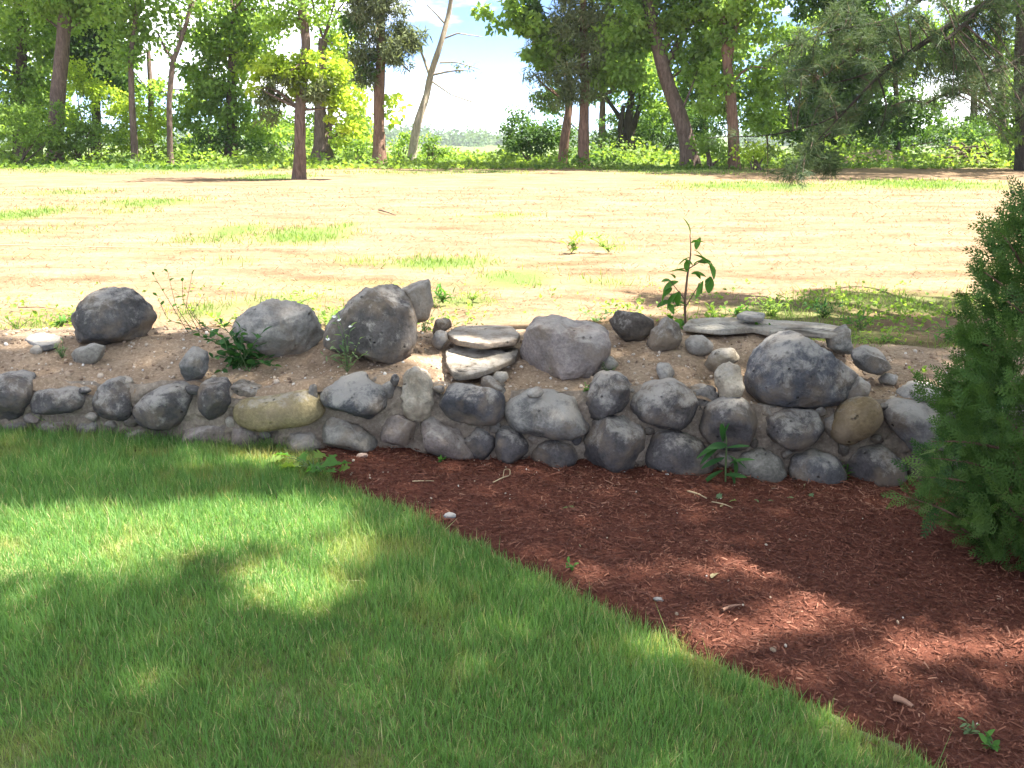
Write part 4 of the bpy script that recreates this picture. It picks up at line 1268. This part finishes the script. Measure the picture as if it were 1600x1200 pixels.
dd = norm(tdir)[idx] * .8 + rg.normal(0, .55, (len(idx), 3))
ln = rg.uniform(.06, .105, len(idx))
V, fs, r = scatter(NEED_T, [NEED_F], tpos[idx] - pb, frames(dd, rg.uniform(0, 6, len(idx))), np.stack([np.full(len(idx), .0032), ln, ln], 1), np.clip(rg.random(len(tpos))[idx] * .6 + rg.random(len(idx)) * .42, 0, 1))
link('needles', mesh_np('needles', V, fs, M_PINE, {'rnd': r}), pine, kind='stuff')
link('twigs', mesh_np('twigs', *join(tw), M_BARK, smooth=True), pine, kind='stuff')

# ------------------------------------------------------------------ unseen shade tree, added overhead; its leaves are placed to throw the dappled shade
LIGHT = [  # sunlit patches: centre, half sizes in the picture, how open
    (235, 818, 250, 34, 1), (90, 858, 190, 30, 1), (420, 802, 130, 32, .95), (40, 810, 60, 26, .7), (520, 850, 70, 34, .75), (460, 905, 80, 34, .8), (60, 890, 90, 30, .6), (20, 950, 40, 30, .5), (330, 716, 100, 10, .35), (150, 716, 80, 9, .25), (420, 712, 60, 12, .9),
    (500, 775, 60, 14, .5), (800, 972, 60, 16, .2),
    (1520, 1006, 130, 20, 1), (1420, 1020, 80, 14, .9), (1190, 967, 100, 16, 1), (1265, 932, 80, 12, .9), (1090, 998, 110, 12, .8), (1140, 882, 110, 14, .7), (1330, 1000, 90, 12, .6), (1480, 960, 70, 10, .4), (920, 880, 40, 14, .7), (1250, 1050, 60, 10, .5), (1500, 1100, 60, 16, .5), (1400, 1045, 80, 8, .6), (1090, 955, 40, 10, .35), (1060, 760, 50, 8, .5), (565, 712, 20, 8, .9), (700, 760, 60, 7, .3), (900, 775, 90, 7, .25), (1050, 1010, 60, 9, .6),
    # on the wall
    (485, 628, 26, 14, 1), (555, 600, 34, 12, 1), (560, 625, 40, 8, .6), (650, 610, 26, 30, .8), (190, 600, 16, 10, 1), (755, 518, 60, 10, .8), (880, 515, 60, 14, .45), (1140, 598, 22, 30, 1), (690, 570, 30, 20, .8), (720, 590, 40, 14, .6), (240, 555, 40, 18, .45), (60, 530, 50, 10, .6), (1440, 608, 30, 10, .8), (640, 560, 30, 8, .8), (420, 500, 30, 14, .4), (600, 675, 18, 8, .5), (1100, 500, 40, 6, .5), (1240, 505, 60, 6, .5), (970, 560, 40, 14, .3), (1385, 660, 22, 14, .4), (30, 555, 40, 14, .4), (850, 625, 40, 8, .4),
    (660, 470, 20, 24, .6)]
rg = np.random.default_rng(3)
n = 92000
x = rg.uniform(-4.4, 4.2, n)
y = rg.uniform(-1.5, 6.9, n)
z = np.where(y < 3.95, zg(x, y) + .03, np.where(y < 4.6, zsoil(x, y), FIELD_Z + .1))
up = (y > 3.9) & (y < 4.0)
z = np.where(up, zg(x, y) + rg.random(n) * (rim(x) + .12 - zg(x, y)), z)
P = np.stack([x, y, z], 1)
vis = y > 1.0
px, py = to_px(np.where(vis[:, None], P, np.array([0, 3, 0])))
open_ = np.zeros(n)
for cx, cy, rx, ry, s in LIGHT:
    dd = np.sqrt(((px - cx) / rx) ** 2 + ((py - cy) / ry) ** 2)
    open_ = np.maximum(open_, min(1, s * 1.25) * np.clip((1.55 - dd) / .6, 0, 1))
open_ = np.where(vis, open_, 0)
# shade thins out over the field, sooner on the left
lim = np.interp(x, [-4, -1.5, 0, 1.0, 2.5, 4], [4.72, 4.85, 5.1, 5.9, 6.6, 6.6])
edge = np.clip((lim - y) / .35, 0, 1) * np.where(y > 5.0, .55 + .6 * fbm2(x * 1.2, y * 3, 151, 2), 1)
keepp = rg.random(n) < (1 - open_) * np.clip(edge, 0, 1)
P = P[keepp]
n = len(P)
H = rg.uniform(8.0, 12.0, n)
pos = P + L * ((H - P[:, 2]) / L[2])[:, None]
R = frames(rg.normal(size=(n, 3)) + np.array([0, 0, -.4]), rg.normal(0, .6, n))
tb = np.array([3.4, -1.6, 0.0])
shade = thing('added_shade_tree', 'unseen leafy tree added overhead, crown laid out to dapple lawn and wall', 'tree', tb)
V, fs, r = scatter(LEAF_T, [LEAF_F], pos - tb, R, rg.uniform(.085, .14, n))
link('crown', mesh_np('crown', V, fs, M_GREEN, {'rnd': r}), shade)
v, qd = tube(np.array([[0, 0, 0], [0, .1, 2], [-.1, .4, 6.2], [-.2, 1.2, 11]]), [.26, .2, .17, .07], 12, 2)
link('trunk', mesh_np('trunk', v, [qd], M_BARK, smooth=True), shade)
for k in range(8):
    c = pos[rg.integers(n)] - tb
    v, qd = tube(np.array([[-.1, .4, 5.0], np.array([-.1, .4, 5.0]) * .45 + c * .55 + np.array([0, 0, .4]), c]), [.045, .025, .01], 6, k, step=.3)
    link('limb', mesh_np('limb', v, [qd], M_BARK, smooth=True), shade)

# ------------------------------------------------------------------ evergreen (arborvitae) at the right
rg = np.random.default_rng(21)
ab = np.array([2.01, 3.08, 0.0])
arb = thing('arborvitae', 'dark green cone shaped evergreen shrub standing in the mulch', 'shrub', ab)
v, qd = tube(np.array([[0, 0, -.02], [0, .01, .5], [.01, 0, 1.2], [0, 0, 1.85]]), [.035, .03, .02, .006], 8, 5)
link('trunk', mesh_np('trunk', v, [qd], M_BARK_RED, smooth=True), arb)
# a flat fan spray: axis with alternate side branchlets
sv, sf = [], []


def leaflet(p, d, ln, w):
    d = np.array(d) / np.linalg.norm(d)
    s = np.array([-d[1], d[0], 0]) * w
    b = len(sv)
    p = np.array(p)
    sv.extend([p, p + d * ln * .5 + s, p + d * ln, p + d * ln * .5 - s])
    sf.append((b, b + 1, b + 2, b + 3))


for k in range(5):
    y0 = .08 + .19 * k
    leaflet((0, y0 - .06, 0), (0, 1, 0), .24, .028)
    for sgn in (-1, 1):
        bl = .46 * (1 - .62 * k / 4)
        dr = np.array([sgn * .72, .75, 0]) / 1.04
        leaflet((0, y0, 0), dr, bl * .6, .032)
        leaflet(dr * bl * .5 + np.array([0, y0, .02]), dr + np.array([0, .35, 0]), bl * .55, .03)
        if k < 4:
            leaflet(dr * bl * .42 + np.array([0, y0, 0]), dr + np.array([-sgn * .7, .55, 0]), bl * .42, .028)
sv = np.array(sv)
prof = lambda u: np.interp(u, [0, .05, .12, .33, .5, .58, .66, .74, .86, 1], [.20, .30, .37, .37, .355, .31, .24, .18, .10, .02])
nb, per_b = 600, 13
tb_ = (np.arange(nb) + rg.random(nb)) / nb
tb_ = tb_ ** 1.05
ab_ = rg.uniform(0, 2 * math.pi, nb)
rb_ = prof(tb_) * (1 + rg.normal(0, .14, nb)) * np.where(rg.random(nb) < .25, .72, 1)
tip_ = np.stack([np.cos(ab_) * rb_, np.sin(ab_) * rb_, .07 + tb_ * 1.8], 1)
root_ = tip_ * np.array([.25, .25, 1]) - np.array([0, 0, 1]) * (.12 + .25 * rb_)[:, None]
root_[:, 2] = np.maximum(root_[:, 2], .02)
bd_ = tip_ - root_
ib = np.repeat(np.arange(nb), per_b)
ntot = len(ib)
uu = 1 - .62 * rg.random(ntot) ** 1.6
p = root_[ib] + bd_[ib] * uu[:, None] + rg.normal(0, .018, (ntot, 3))
p[:, 2] = np.maximum(p[:, 2], .03)
d = norm(bd_)[ib] + rg.normal(0, .5, (ntot, 3)) + np.array([0, 0, .12])
# sprays are flat fans held on edge, their faces turned sideways to the bough
roll = math.pi / 2 + rg.normal(0, .75, ntot)
sc = rg.uniform(.055, .11, ntot)
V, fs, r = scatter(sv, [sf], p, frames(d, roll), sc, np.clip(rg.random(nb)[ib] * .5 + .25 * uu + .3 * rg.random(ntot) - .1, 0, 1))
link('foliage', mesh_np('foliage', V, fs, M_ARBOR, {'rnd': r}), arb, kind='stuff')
tw = []
for k in range(70):
    i = rg.integers(ntot)
    e = p[i]
    s = np.array([0, 0, max(.05, e[2] - .2)])
    tw.append(tube([s, (s + e) / 2 + rg.normal(0, .02, 3), e * np.array([.96, .96, 1])], [.008, .005, .002], 5, k, step=.08))
# a few longer boughs reaching out at the left foot
for (ex, ey, sx, sy) in [(1412, 775, 1520, 820), (1425, 745, 1540, 760), (1440, 715, 1560, 735), (1430, 790, 1540, 850), (1455, 690, 1560, 700), (1500, 520, 1570, 560), (1530, 420, 1590, 470), (1560, 360, 1600, 420)]:
    e = at_y(ex, ey, 3.05) - ab
    s = at_y(sx, sy, 3.06) - ab
    v, qd = tube([s, (s + e) / 2 + np.array([0, 0, .015]), e], [.006, .004, .0015], 5, 1, step=.05)
    link('branch', mesh_np('branch', v, [qd], M_BARK_RED, smooth=True), arb)
    m = 26
    u = rg.random(m) ** .8
    pp = s + (e - s) * u[:, None] + rg.normal(0, .018, (m, 3))
    dr = (e - s) / np.linalg.norm(e - s) + rg.normal(0, .5, (m, 3))
    V, fs, r = scatter(sv, [sf], pp, frames(dr, rg.normal(.6, .7, m)), rg.uniform(.05, .09, m))
    link('spray', mesh_np('spray', V, fs, M_ARBOR, {'rnd': r}), arb)
link('twigs', mesh_np('twigs', *join(tw), M_BARK_RED, smooth=True), arb, kind='stuff')

# ------------------------------------------------------------------ weeds and small plants
def leaf_mesh(name, w, mat, fold=.12, curl=.18, lobes=0, rnd=.5):
    ts = np.linspace(0, 1, 7)
    V, Fq = [], []
    for t in ts:
        hw = w * math.sin(math.pi * min(1, t * .92 + .04)) ** .8 * .5
        if lobes:
            hw *= 1 + .45 * math.cos(t * lobes * 2 * math.pi)
        z = -curl * t * t
        V += [(-hw, t, z + fold * hw), (0, t, z), (hw, t, z + fold * hw)]
    for k in range(6):
        b = 3 * k
        Fq += [(b, b + 1, b + 4, b + 3), (b + 1, b + 2, b + 5, b + 4)]
    return mesh_np(name, V, [Fq], mat, {'rnd': np.full(len(V), rnd)}, True)


LEAFM = {}
for nm, mt in (('w', M_WEED), ('d', M_WEED_DARK), ('p', M_WEED_PALE), ('y', M_LIGHT), ('t', M_DRYLEAF)):
    for wn_, wv in (('o', .55), ('l', .26), ('b', .75)):
        LEAFM[nm + wn_] = [leaf_mesh('leaf', wv, mt, fold=.3, curl=c, rnd=rv, lobes=(3 if wn_ == 'b' else 0)) for c, rv in ((.1, .2), (.25, .5), (.4, .85))]


def put_leaf(parent, org, pos, dvec, ln, key, rg, name='leaf'):
    o = bpy.data.objects.new(name, LEAFM[key][rg.integers(3)])
    COL.objects.link(o)
    o.parent = parent
    R = frames(np.array([dvec], float), np.array([rg.normal(0, .4)]))[0]
    M = Matrix(R.tolist()).to_4x4()
    M.translation = Vector((np.array(pos) - org).tolist())
    o.matrix_local = M @ Matrix.Diagonal((ln, ln, ln, 1))
    return o


def plant(label, base, stems, key, rg_seed, name='weed', cat='weed', group=None, sr=.003, stem_mat=None, leaf_len=(.03, .05), per=8, spread=1.0, tip=True):
    """stems: list of polylines (world). Leaves sit along each of them."""
    rg = np.random.default_rng(rg_seed)
    base = np.array(base, float)
    root = thing(name, label, cat, base, group)
    tv_ = []
    for st in stems:
        st = np.array(st, float)
        tv_.append(tube(st - base, np.linspace(sr, sr * .4, len(st)), 5, rg_seed, step=.02))
    link('stem', mesh_np('stem', *join(tv_), stem_mat or M_STEM, smooth=True), root)
    for st in stems:
        st = np.array(st, float)
        s = np.concatenate([[0], np.cumsum(np.linalg.norm(np.diff(st, axis=0), axis=1))])
        for t in np.linspace(.2, 1, per):
            p = np.array([np.interp(t * s[-1], s, st[:, i]) for i in range(3)])
            a = rg.uniform(0, 2 * math.pi)
            d = np.array([math.cos(a), math.sin(a), rg.normal(.25, .4)]) * spread
            d = d + norm(st[-1] - st[0]) * (.4 if t < .95 else 1.2)
            put_leaf(root, base, p, d, rg.uniform(*leaf_len), key, rg)
    return root


tms = NT('green_stem')
M_STEM = tms.finish((.09, .14, .05), .7)
tms = NT('brown_stem')
M_STEMB = tms.finish((.13, .085, .055), .8)


def fan(base, n, h, spread, rg, bend=.3):
    out = []
    for _ in range(n):
        a = rg.uniform(0, 2 * math.pi)
        r = rg.uniform(.2, 1) * spread
        tip_ = base + np.array([math.cos(a) * r, math.sin(a) * r * .7, h * rg.uniform(.6, 1.05)])
        out.append([base, base + (tip_ - base) * .5 + np.array([0, 0, h * bend * .4]), tip_])
    return out


GW = 'weeds growing on and around the wall'
# sapling behind the slab
b = at_y(1071, 512, 4.85)
pts = [at_y(x_, y_, 4.85) for x_, y_ in [(1071, 520), (1070, 470), (1074, 430), (1080, 395), (1078, 366)]]
rg = np.random.default_rng(1)
root = thing('sapling', 'young broad leaved sapling rising behind the long slab', 'sapling', pts[0], GW)
v, qd = tube(np.array(pts) - pts[0], [.008, .007, .006, .004, .002], 6, 1, step=.03)
link('stem', mesh_np('stem', v, [qd], M_STEMB, smooth=True), root)
for (x1, y1, x2, y2) in [(1071, 480, 1095, 440), (1072, 470, 1048, 440), (1076, 420, 1100, 405)]:
    a_, c_ = at_y(x1, y1, 4.85), at_y(x2, y2, 4.82)
    v, qd = tube(np.array([a_, (a_ + c_) / 2, c_]) - pts[0], [.004, .003, .0015], 5, 1, step=.03)
    link('twig', mesh_np('twig', v, [qd], M_STEMB, smooth=True), root)
for (lx, ly, ang, ln) in [(1078, 366, 95, 26), (1080, 380, 30, 24), (1084, 398, -20, 26), (1078, 402, 200, 22), (1096, 408, -10, 26), (1108, 412, -60, 26), (1072, 425, 160, 26), (1080, 428, 10, 22), (1060, 440, 190, 26), (1050, 440, 150, 20), (1046, 450, 230, 28), (1092, 442, -80, 24), (1110, 432, -95, 26), (1062, 455, 250, 24), (1058, 462, 215, 28), (1048, 470, 200, 24), (1070, 478, 170, 26), (1084, 415, 60, 20), (1088, 390, 80, 20), (1066, 500, 210, 26), (1052, 498, 170, 24), (1060, 510, 330, 24)]:
    d = np.array([math.cos(math.radians(ang)), rg.normal(-.2, .3), math.sin(math.radians(ang))])
    put_leaf(root, pts[0], at_y(lx, ly, 4.85), d, ln * .95 * pxr(5), 'wo', rg)
    if ly > 395:
        put_leaf(root, pts[0], at_y(lx + rg.uniform(-7, 7), ly + rg.uniform(-7, 7), 4.85 + rg.uniform(-.04, .04)), d + rg.normal(0, .6, 3), ln * rg.uniform(.6, .9) * pxr(5), 'wo', rg)

# dark weed in front of the wall at its foot
base = hit(1128, 752, zg)
base[1] = 3.74
base[2] = 0.01
YW = base[1]
rg = np.random.default_rng(2)
root = thing('weed', 'tall dark green weed with drooping leaves at the wall foot', 'weed', base, GW)
st = [base, at_y(1134, 720, YW), at_y(1136, 690, YW), at_y(1130, 660, YW)]
v, qd = tube(np.array(st) - base, [.005, .004, .003, .002], 6, 1, step=.03)
link('stem', mesh_np('stem', v, [qd], M_STEM, smooth=True), root)
for (lx, ly, ang, ln) in [(1130, 690, 100, 36), (1136, 695, 165, 48), (1134, 694, 190, 46), (1136, 700, 15, 34), (1138, 712, -30, 36), (1132, 715, 190, 44), (1140, 725, 40, 36), (1146, 715, -70, 34), (1130, 735, 205, 44), (1140, 735, -60, 30), (1128, 690, 80, 32), (1132, 742, 20, 34), (1122, 700, 215, 36)]:
    d = np.array([math.cos(math.radians(ang)), rg.normal(-.3, .25), math.sin(math.radians(ang))])
    put_leaf(root, base, at_y(lx, ly, YW), d, ln * pxr(3.95), 'dl', rg)

# broad leaves where lawn, mulch and wall meet
base = hit(490, 738, zg)
root = thing('weed', 'low broad leaved weed at the corner of lawn and mulch', 'weed', base, GW)
rg = np.random.default_rng(3)
stl = []
for (lx, ly, ang, ln) in [(470, 728, 160, 40), (455, 715, 175, 34), (480, 735, 20, 34), (500, 738, -5, 42), (520, 735, 15, 36), (478, 722, 120, 30), (492, 722, 60, 30), (505, 745, -30, 30), (462, 730, 200, 30), (530, 740, -20, 24), (515, 728, 70, 24), (445, 718, 210, 28), (488, 742, 250, 26)]:
    p_ = hit(lx, ly + 10, zg, 2.0)
    p_[2] += rg.uniform(.02, .06)
    d = np.array([math.cos(math.radians(ang)), math.sin(math.radians(ang)) * .8, rg.uniform(.1, .5)])
    put_leaf(root, base, p_, d, ln * .78 * pxr(4.0), 'wb' if rg.random() < .6 else 'yb', rg)
    stl.append(tube(np.array([[0, 0, 0], (p_ - base) * .5 + np.array([0, 0, .03]), p_ - base]), [.003, .002, .0015], 5, 1, step=.03))
link('stem', mesh_np('stem', *join(stl), M_STEM, smooth=True), root)

# leafy creeper in front of the pale boulder
rg = np.random.default_rng(4)
base = hit(385, 575, zsoil, 3.9)
stems = []
for (x1, y1) in [(300, 515), (318, 508), (335, 535), (325, 560), (345, 505), (360, 520), (375, 512), (390, 525), (405, 540), (420, 560), (395, 575), (370, 570), (350, 560), (345, 580), (430, 572), (410, 520), (312, 525), (380, 545), (400, 560)]:
    e = at_y(x1, y1, base[1] + rg.uniform(-.08, .06))
    stems.append([base + np.array([rg.normal(0, .04), rg.normal(0, .03), 0]), (base + e) / 2 + np.array([0, 0, .04]), e])
plant('leafy dark green creeper spilling in front of the pale boulder', base, stems, 'do', 5, 'creeper', 'creeper', GW, .003, leaf_len=(.035, .062), per=9)
# thin reddish sprigs
base = hit(285, 530, zsoil, 3.9)
base[1] += .1
base[2] = zsoil(base[0], base[1])
stems = [[base + np.array([k * .03, 0, 0]), at_y(x1, y1, base[1]), at_y(x2, y2, base[1])] for k, (x1, y1, x2, y2) in enumerate([(270, 480, 240, 430), (275, 480, 262, 425), (290, 480, 300, 430), (285, 470, 285, 440), (300, 490, 318, 462), (262, 500, 245, 462)])]
plant('thin sprig of reddish stems with small leaves between boulders', base, stems, 'wo', 6, 'sprig', 'weed', GW, .0022, M_STEMB, (.018, .034), 7)
# flowering weed
rg = np.random.default_rng(7)
base = hit(545, 578, zsoil, 3.9)
base[1] -= .04
stems = [[base, at_y(x1, y1, base[1] - .02), at_y(x2, y2, base[1] - .03)] for x1, y1, x2, y2 in [(536, 530, 522, 495), (540, 525, 530, 500), (545, 530, 548, 510), (530, 550, 512, 530), (552, 555, 562, 530), (525, 560, 505, 555), (558, 560, 572, 552), (540, 560, 536, 540)]]
fw = plant('spindly weed with small white flowers before the dark boulder', base, stems, 'pl', 8, 'flowering_weed', 'weed', GW, .002, None, (.025, .045), 8)
tms = NT('white_petal')
M_PETAL = tms.finish((.75, .74, .68), .7)
for st in stems[:4]:
    pv, pf = [], []
    for k in range(10):
        a = k * .628
        c_, s_ = math.cos(a), math.sin(a)
        b_ = len(pv)
        pv += [(0, 0, 0), (c_ * .006 - s_ * .0025, s_ * .006 + c_ * .0025, .001), (c_ * .012, s_ * .012, .002), (c_ * .006 + s_ * .0025, s_ * .006 - c_ * .0025, .001)]
        pf.append((b_, b_ + 1, b_ + 2, b_ + 3))
    o = link('flower', mesh_np('flower', pv, [pf], M_PETAL), fw, np.array(st[-1]) - base)
    o.rotation_euler = (rg.normal(.5, .3), rg.normal(0, .3), 0)

CL = [  # label, px base, plane (soil, field, yard), stems, height, spread, key, leaf length, per
    ('small dark green weed on soil before the pinkish block', (892, 592), 's', 9, .07, .12, 'do', (.02, .038), 6),
    ('tiny pale weed on soil left of the two lobed cobble', (915, 612), 's', 5, .03, .05, 'wo', (.012, .02), 5),
    ('feathery sprig beside the pale mossy rock', (950, 585), 's', 7, .07, .06, 'pl', (.015, .028), 7),
    ('bluish green sprig behind the pinkish block', (932, 507), 'b', 5, .11, .10, 'po', (.025, .04), 6),
    ('faint weed on soil below the flat left slab', (97, 562), 's', 8, .09, .05, 'pl', (.015, .03), 7),
    ('leafy sprout left of the dark grey boulder', (92, 512), 'b', 5, .07, .12, 'wo', (.025, .04), 6),
    ('low weed with yellowish leaves at the far left', (28, 518), 'b', 5, .08, .12, 'yo', (.02, .035), 5),
    ('bright weed between pale boulder and dark boulder', (515, 512), 'b', 7, .12, .13, 'yo', (.025, .045), 6),
    ('leafy weed behind the gap before the pale boulder', (350, 512), 'b', 7, .08, .14, 'yo', (.025, .045), 6),
    ('green tuft just right of the angular pale rock', (692, 474), 'f', 12, .09, .10, 'wl', (.04, .07), 5),
    ('second lower tuft right of the angular rock', (738, 470), 'f', 9, .06, .10, 'yl', (.03, .05), 5),
    ('thin weed near the end of the cracked slab', (664, 520), 'b', 6, .10, .06, 'pl', (.02, .04), 7),
    ('yellowish weed at left of the long slab', (1115, 500), 'b', 7, .09, .14, 'yo', (.03, .045), 6),
    ('leafy weed above the middle of the long slab', (1150, 498), 'b', 7, .09, .12, 'wo', (.025, .045), 6),
    ('tall bright bushy weed behind the long slab', (1205, 498), 'b', 16, .14, .20, 'yl', (.03, .05), 9),
    ('dark feathery weed behind the right end of slab', (1290, 500), 'b', 14, .12, .18, 'dl', (.03, .05), 9),
    ('sparse weed right of the propping block', (1345, 515), 'f', 8, .10, .16, 'wl', (.03, .05), 7),
    ('leafy weed on the verge right of the lumpy rock', (1400, 560), 'f', 12, .10, .22, 'wo', (.025, .045), 7),
    ('green weed patch near the evergreen tip of wall', (1450, 570), 'f', 14, .11, .24, 'wl', (.03, .05), 8),
    ('low green weed beyond the propping block', (1370, 545), 'f', 12, .10, .2, 'yl', (.03, .05), 8),
    ('pale sprout in soil below the flat white rock', (1432, 592), 's', 4, .05, .06, 'yo', (.025, .035), 4),
    ('green leaf tuft in the hollow under the slab', (1190, 520), 's', 6, .05, .05, 'wo', (.02, .035), 5),
    ('first pale green weed alone in the dry field', (893, 396), 'f', 8, .16, .16, 'yl', (.05, .09), 6),
    ('wider pale green weed right of it in the dry field', (952, 394), 'f', 10, .16, .28, 'yl', (.05, .09), 6),
    ('small leafy weed growing from mortar between lower cobbles', (1312, 752), 'm', 6, .09, .05, 'wl', (.025, .045), 6),
    ('tiny seedling in mulch near the wall foot', (690, 722), 'y', 4, .03, .04, 'wo', (.012, .02), 4),
    ('seedling with round leaves in mulch at lower right', (1553, 1172), 'y', 4, .03, .04, 'wo', (.018, .028), 4),
    ('small sprout with white tip in the mulch', (1516, 1150), 'y', 4, .045, .02, 'pl', (.02, .03), 4),
    ('tiny sprout at the sunlit mulch near lawn edge', (893, 890), 'y', 4, .025, .04, 'wo', (.012, .02), 4),
    ('short weed in the field behind the far left slab', (120, 500), 'f', 8, .08, .2, 'yl', (.03, .05), 6),
    ('green weed clump in field behind the pale boulder', (460, 478), 'f', 10, .08, .22, 'yl', (.03, .05), 6),
    ('mixed weeds at the verge beside the evergreen', (1490, 540), 'f', 14, .14, .26, 'wl', (.03, .05), 8),
]
for k, (lab, (px_, py_), pl, ns, h_, sp, key, ll_, per) in enumerate(CL):
    zf = {'s': zsoil, 'b': zsoil, 'f': zfield, 'y': zmulch, 'm': zg}[pl]
    base = hit(px_, py_, zf, {'s': 3.9, 'b': 4.45, 'f': 5.0, 'y': 1.2, 'm': 1.2}[pl])
    if pl == 'b':
        base[1] = max(base[1], 4.72)
        base = np.array([at_y(px_, py_, base[1])[0], base[1], float(zsoil(at_y(px_, py_, base[1])[0], base[1]))])
    if pl == 'm':
        base[1] -= .03
    rgk = np.random.default_rng(400 + k)
    plant(lab, base, fan(base, ns, h_, sp, rgk), key, 500 + k, 'weed' if h_ > .035 else 'seedling', 'weed', GW, .002, None, ll_, per)

# long grass tuft at the foot of the wall on the left
for lab, (px_, py_), hgt, cnt in (('tuft of long pale grass at the wall foot on the left', (95, 668), .15, 26), ('short grass tuft growing under the fourth cobble', (246, 680), .08, 16)):
    base = hit(px_, py_, zg)
    root = thing('grass_tuft', lab, 'grass tuft', base, GW)
    x0 = RNG.normal(0, .02, cnt)
    blades(x0, RNG.normal(-.02, .02, cnt), np.full(cnt, -.005), RNG.uniform(.5, 1.1, cnt) * hgt, RNG.uniform(.003, .005, cnt), RNG.uniform(.3, 1.2, cnt), M_TUFT, 'blades', None, parent=root)

# ------------------------------------------------------------------ litter on the mulch
def litter_leaf(label, px_, ln, key, seed, name='dry_leaf', group='leaf litter on the mulch'):
    rg = np.random.default_rng(seed)
    p_ = hit(px_[0], px_[1], zmulch, 1.2)
    p_[2] += .012
    o = link(name, LEAFM[key][rg.integers(3)], None, p_, label, 'leaf', group)
    R = frames(np.array([[math.cos(seed), math.sin(seed), .15]]), np.array([rg.normal(0, .5)]))[0]
    o.rotation_euler = Matrix(R.tolist()).to_euler()
    o.scale = (ln, ln, ln)


litter_leaf('large curled tan leaf alone in the middle of the mulch', (1112, 908), .055, 'to', 1)
for k, (lab, p_, ln, key) in enumerate([
        ('leftmost wilted leaf of the clippings below the wall', (1085, 778), .035, 'tl'), ('broad pale wilted leaf in the clippings', (1128, 782), .035, 'pb'), ('pale green wilted leaf beside the broad one', (1150, 786), .032, 'pb'), ('narrow cream leaf under the wilted clippings', (1130, 792), .04, 'tl'),
        ('grey green wilted leaf at middle of the clippings', (1178, 784), .03, 'po'), ('small pale leaf at right of the clippings', (1200, 786), .022, 'po'), ('curled pale leaf on mulch below the light round cobble', (1255, 768), .04, 'tb'), ('pale leaf just under the curled one', (1270, 780), .03, 'pb'),
        ('greenish leaf left of the curled pale leaf', (1240, 782), .028, 'po'), ('pale tan leaf at lawn corner beside the broad weed', (520, 762), .035, 'to'), ('small tan leaf near sunlit mulch at lawn edge', (905, 855), .025, 'tl')]):
    litter_leaf(lab, p_, ln, key, 20 + k)


def twig(label, pts, r, mat, name='twig', cat='twig', zf=zmulch, lift=.012):
    P_ = np.array([hit(a, b, zf, 1.2 if zf is zmulch else 5.0) for a, b in pts])
    P_[:, 2] += lift + .006 * np.sin(np.arange(len(P_)) * 2)
    c = P_[0].copy()
    v, qd = tube(P_ - c, np.linspace(r, r * .5, len(P_)), 6, 1, step=.015 if zf is zmulch else .2)
    return link(name, mesh_np(name, v, [qd], mat, smooth=True), None, c, label, cat)


tms = NT('straw_stem')
M_STRAWS = tms.finish((.42, .33, .2), .8)
tms = NT('red_chip')
M_CHIP = tms.finish((.30, .17, .115), .85)
twig('looped dry straw stem on the mulch near the wall', [(770, 758), (785, 752), (797, 745), (797, 736), (788, 738), (786, 748)], .0028, M_STRAWS, 'straw', 'straw')
twig('thin pale twig lying below the clippings', [(1112, 788), (1130, 793), (1145, 796)], .003, M_STRAWS)
twig('pale straw beside the tiny seedling', [(645, 756), (665, 757), (678, 754)], .0028, M_STRAWS, 'straw', 'straw')
twig('long reddish bark splinter on the sunlit mulch', [(1128, 958), (1145, 953), (1160, 948)], .006, M_CHIP, 'bark_splinter', 'bark')
twig('wide pinkish bark chip at lower right of the mulch', [(1398, 1096), (1412, 1102), (1426, 1108)], .011, M_CHIP, 'bark_splinter', 'bark')
twig('cream stick lying near the clippings left end', [(1074, 771), (1090, 777), (1104, 781)], .005, M_STRAWS)
twig('long dead branch lying across the sunlit field at left', [(0, 386), (90, 388), (180, 389), (270, 390), (375, 393)], .006, M_STRAWS, 'fallen_branch', 'branch', zfield, .02)
twig('short dark twig in the far middle of the field', [(592, 330), (605, 334), (618, 338)], .012, M_BARK, 'fallen_branch', 'branch', zfield, .02)
twig('arched bare stem above the far left slab', [(32, 505), (60, 505), (90, 506)], .004, M_STEMB, 'fallen_branch', 'branch', zfield, .10)
for k, (lab, px_, s_) in enumerate([('pinkish stone half sunk in mulch by the lawn corner', (566, 716), .028), ('bluish grey flat stone in mulch at the lawn edge', (703, 810), .026), ('grey stone in the mulch by the lawn edge', (1028, 940), .018), ('small white pebble on mulch near the dark squarish stone', (975, 738), .008), ('second white pebble at foot of the wall', (1042, 742), .009)]):
    p_ = hit(px_[0], px_[1], zmulch, 1.2)
    P, f = shape_stone(lambda t: np.full(np.shape(t), s_), s_ * .6, 3, 700 + k, facets=8)
    P[:, 2] *= .5
    P[:, 2] -= P[:, 2].min()
    link('rock', mesh_np('rock', P, [f], M_STONE, smooth=True), None, p_ - np.array([0, 0, .002]), lab, 'rock', 'small stones in the mulch', color=[(.5, .36, .29, .2), (.3, .32, .34, .3), (.25, .24, .24, .3), (.6, .58, .54, .2), (.6, .58, .54, .2)][k])
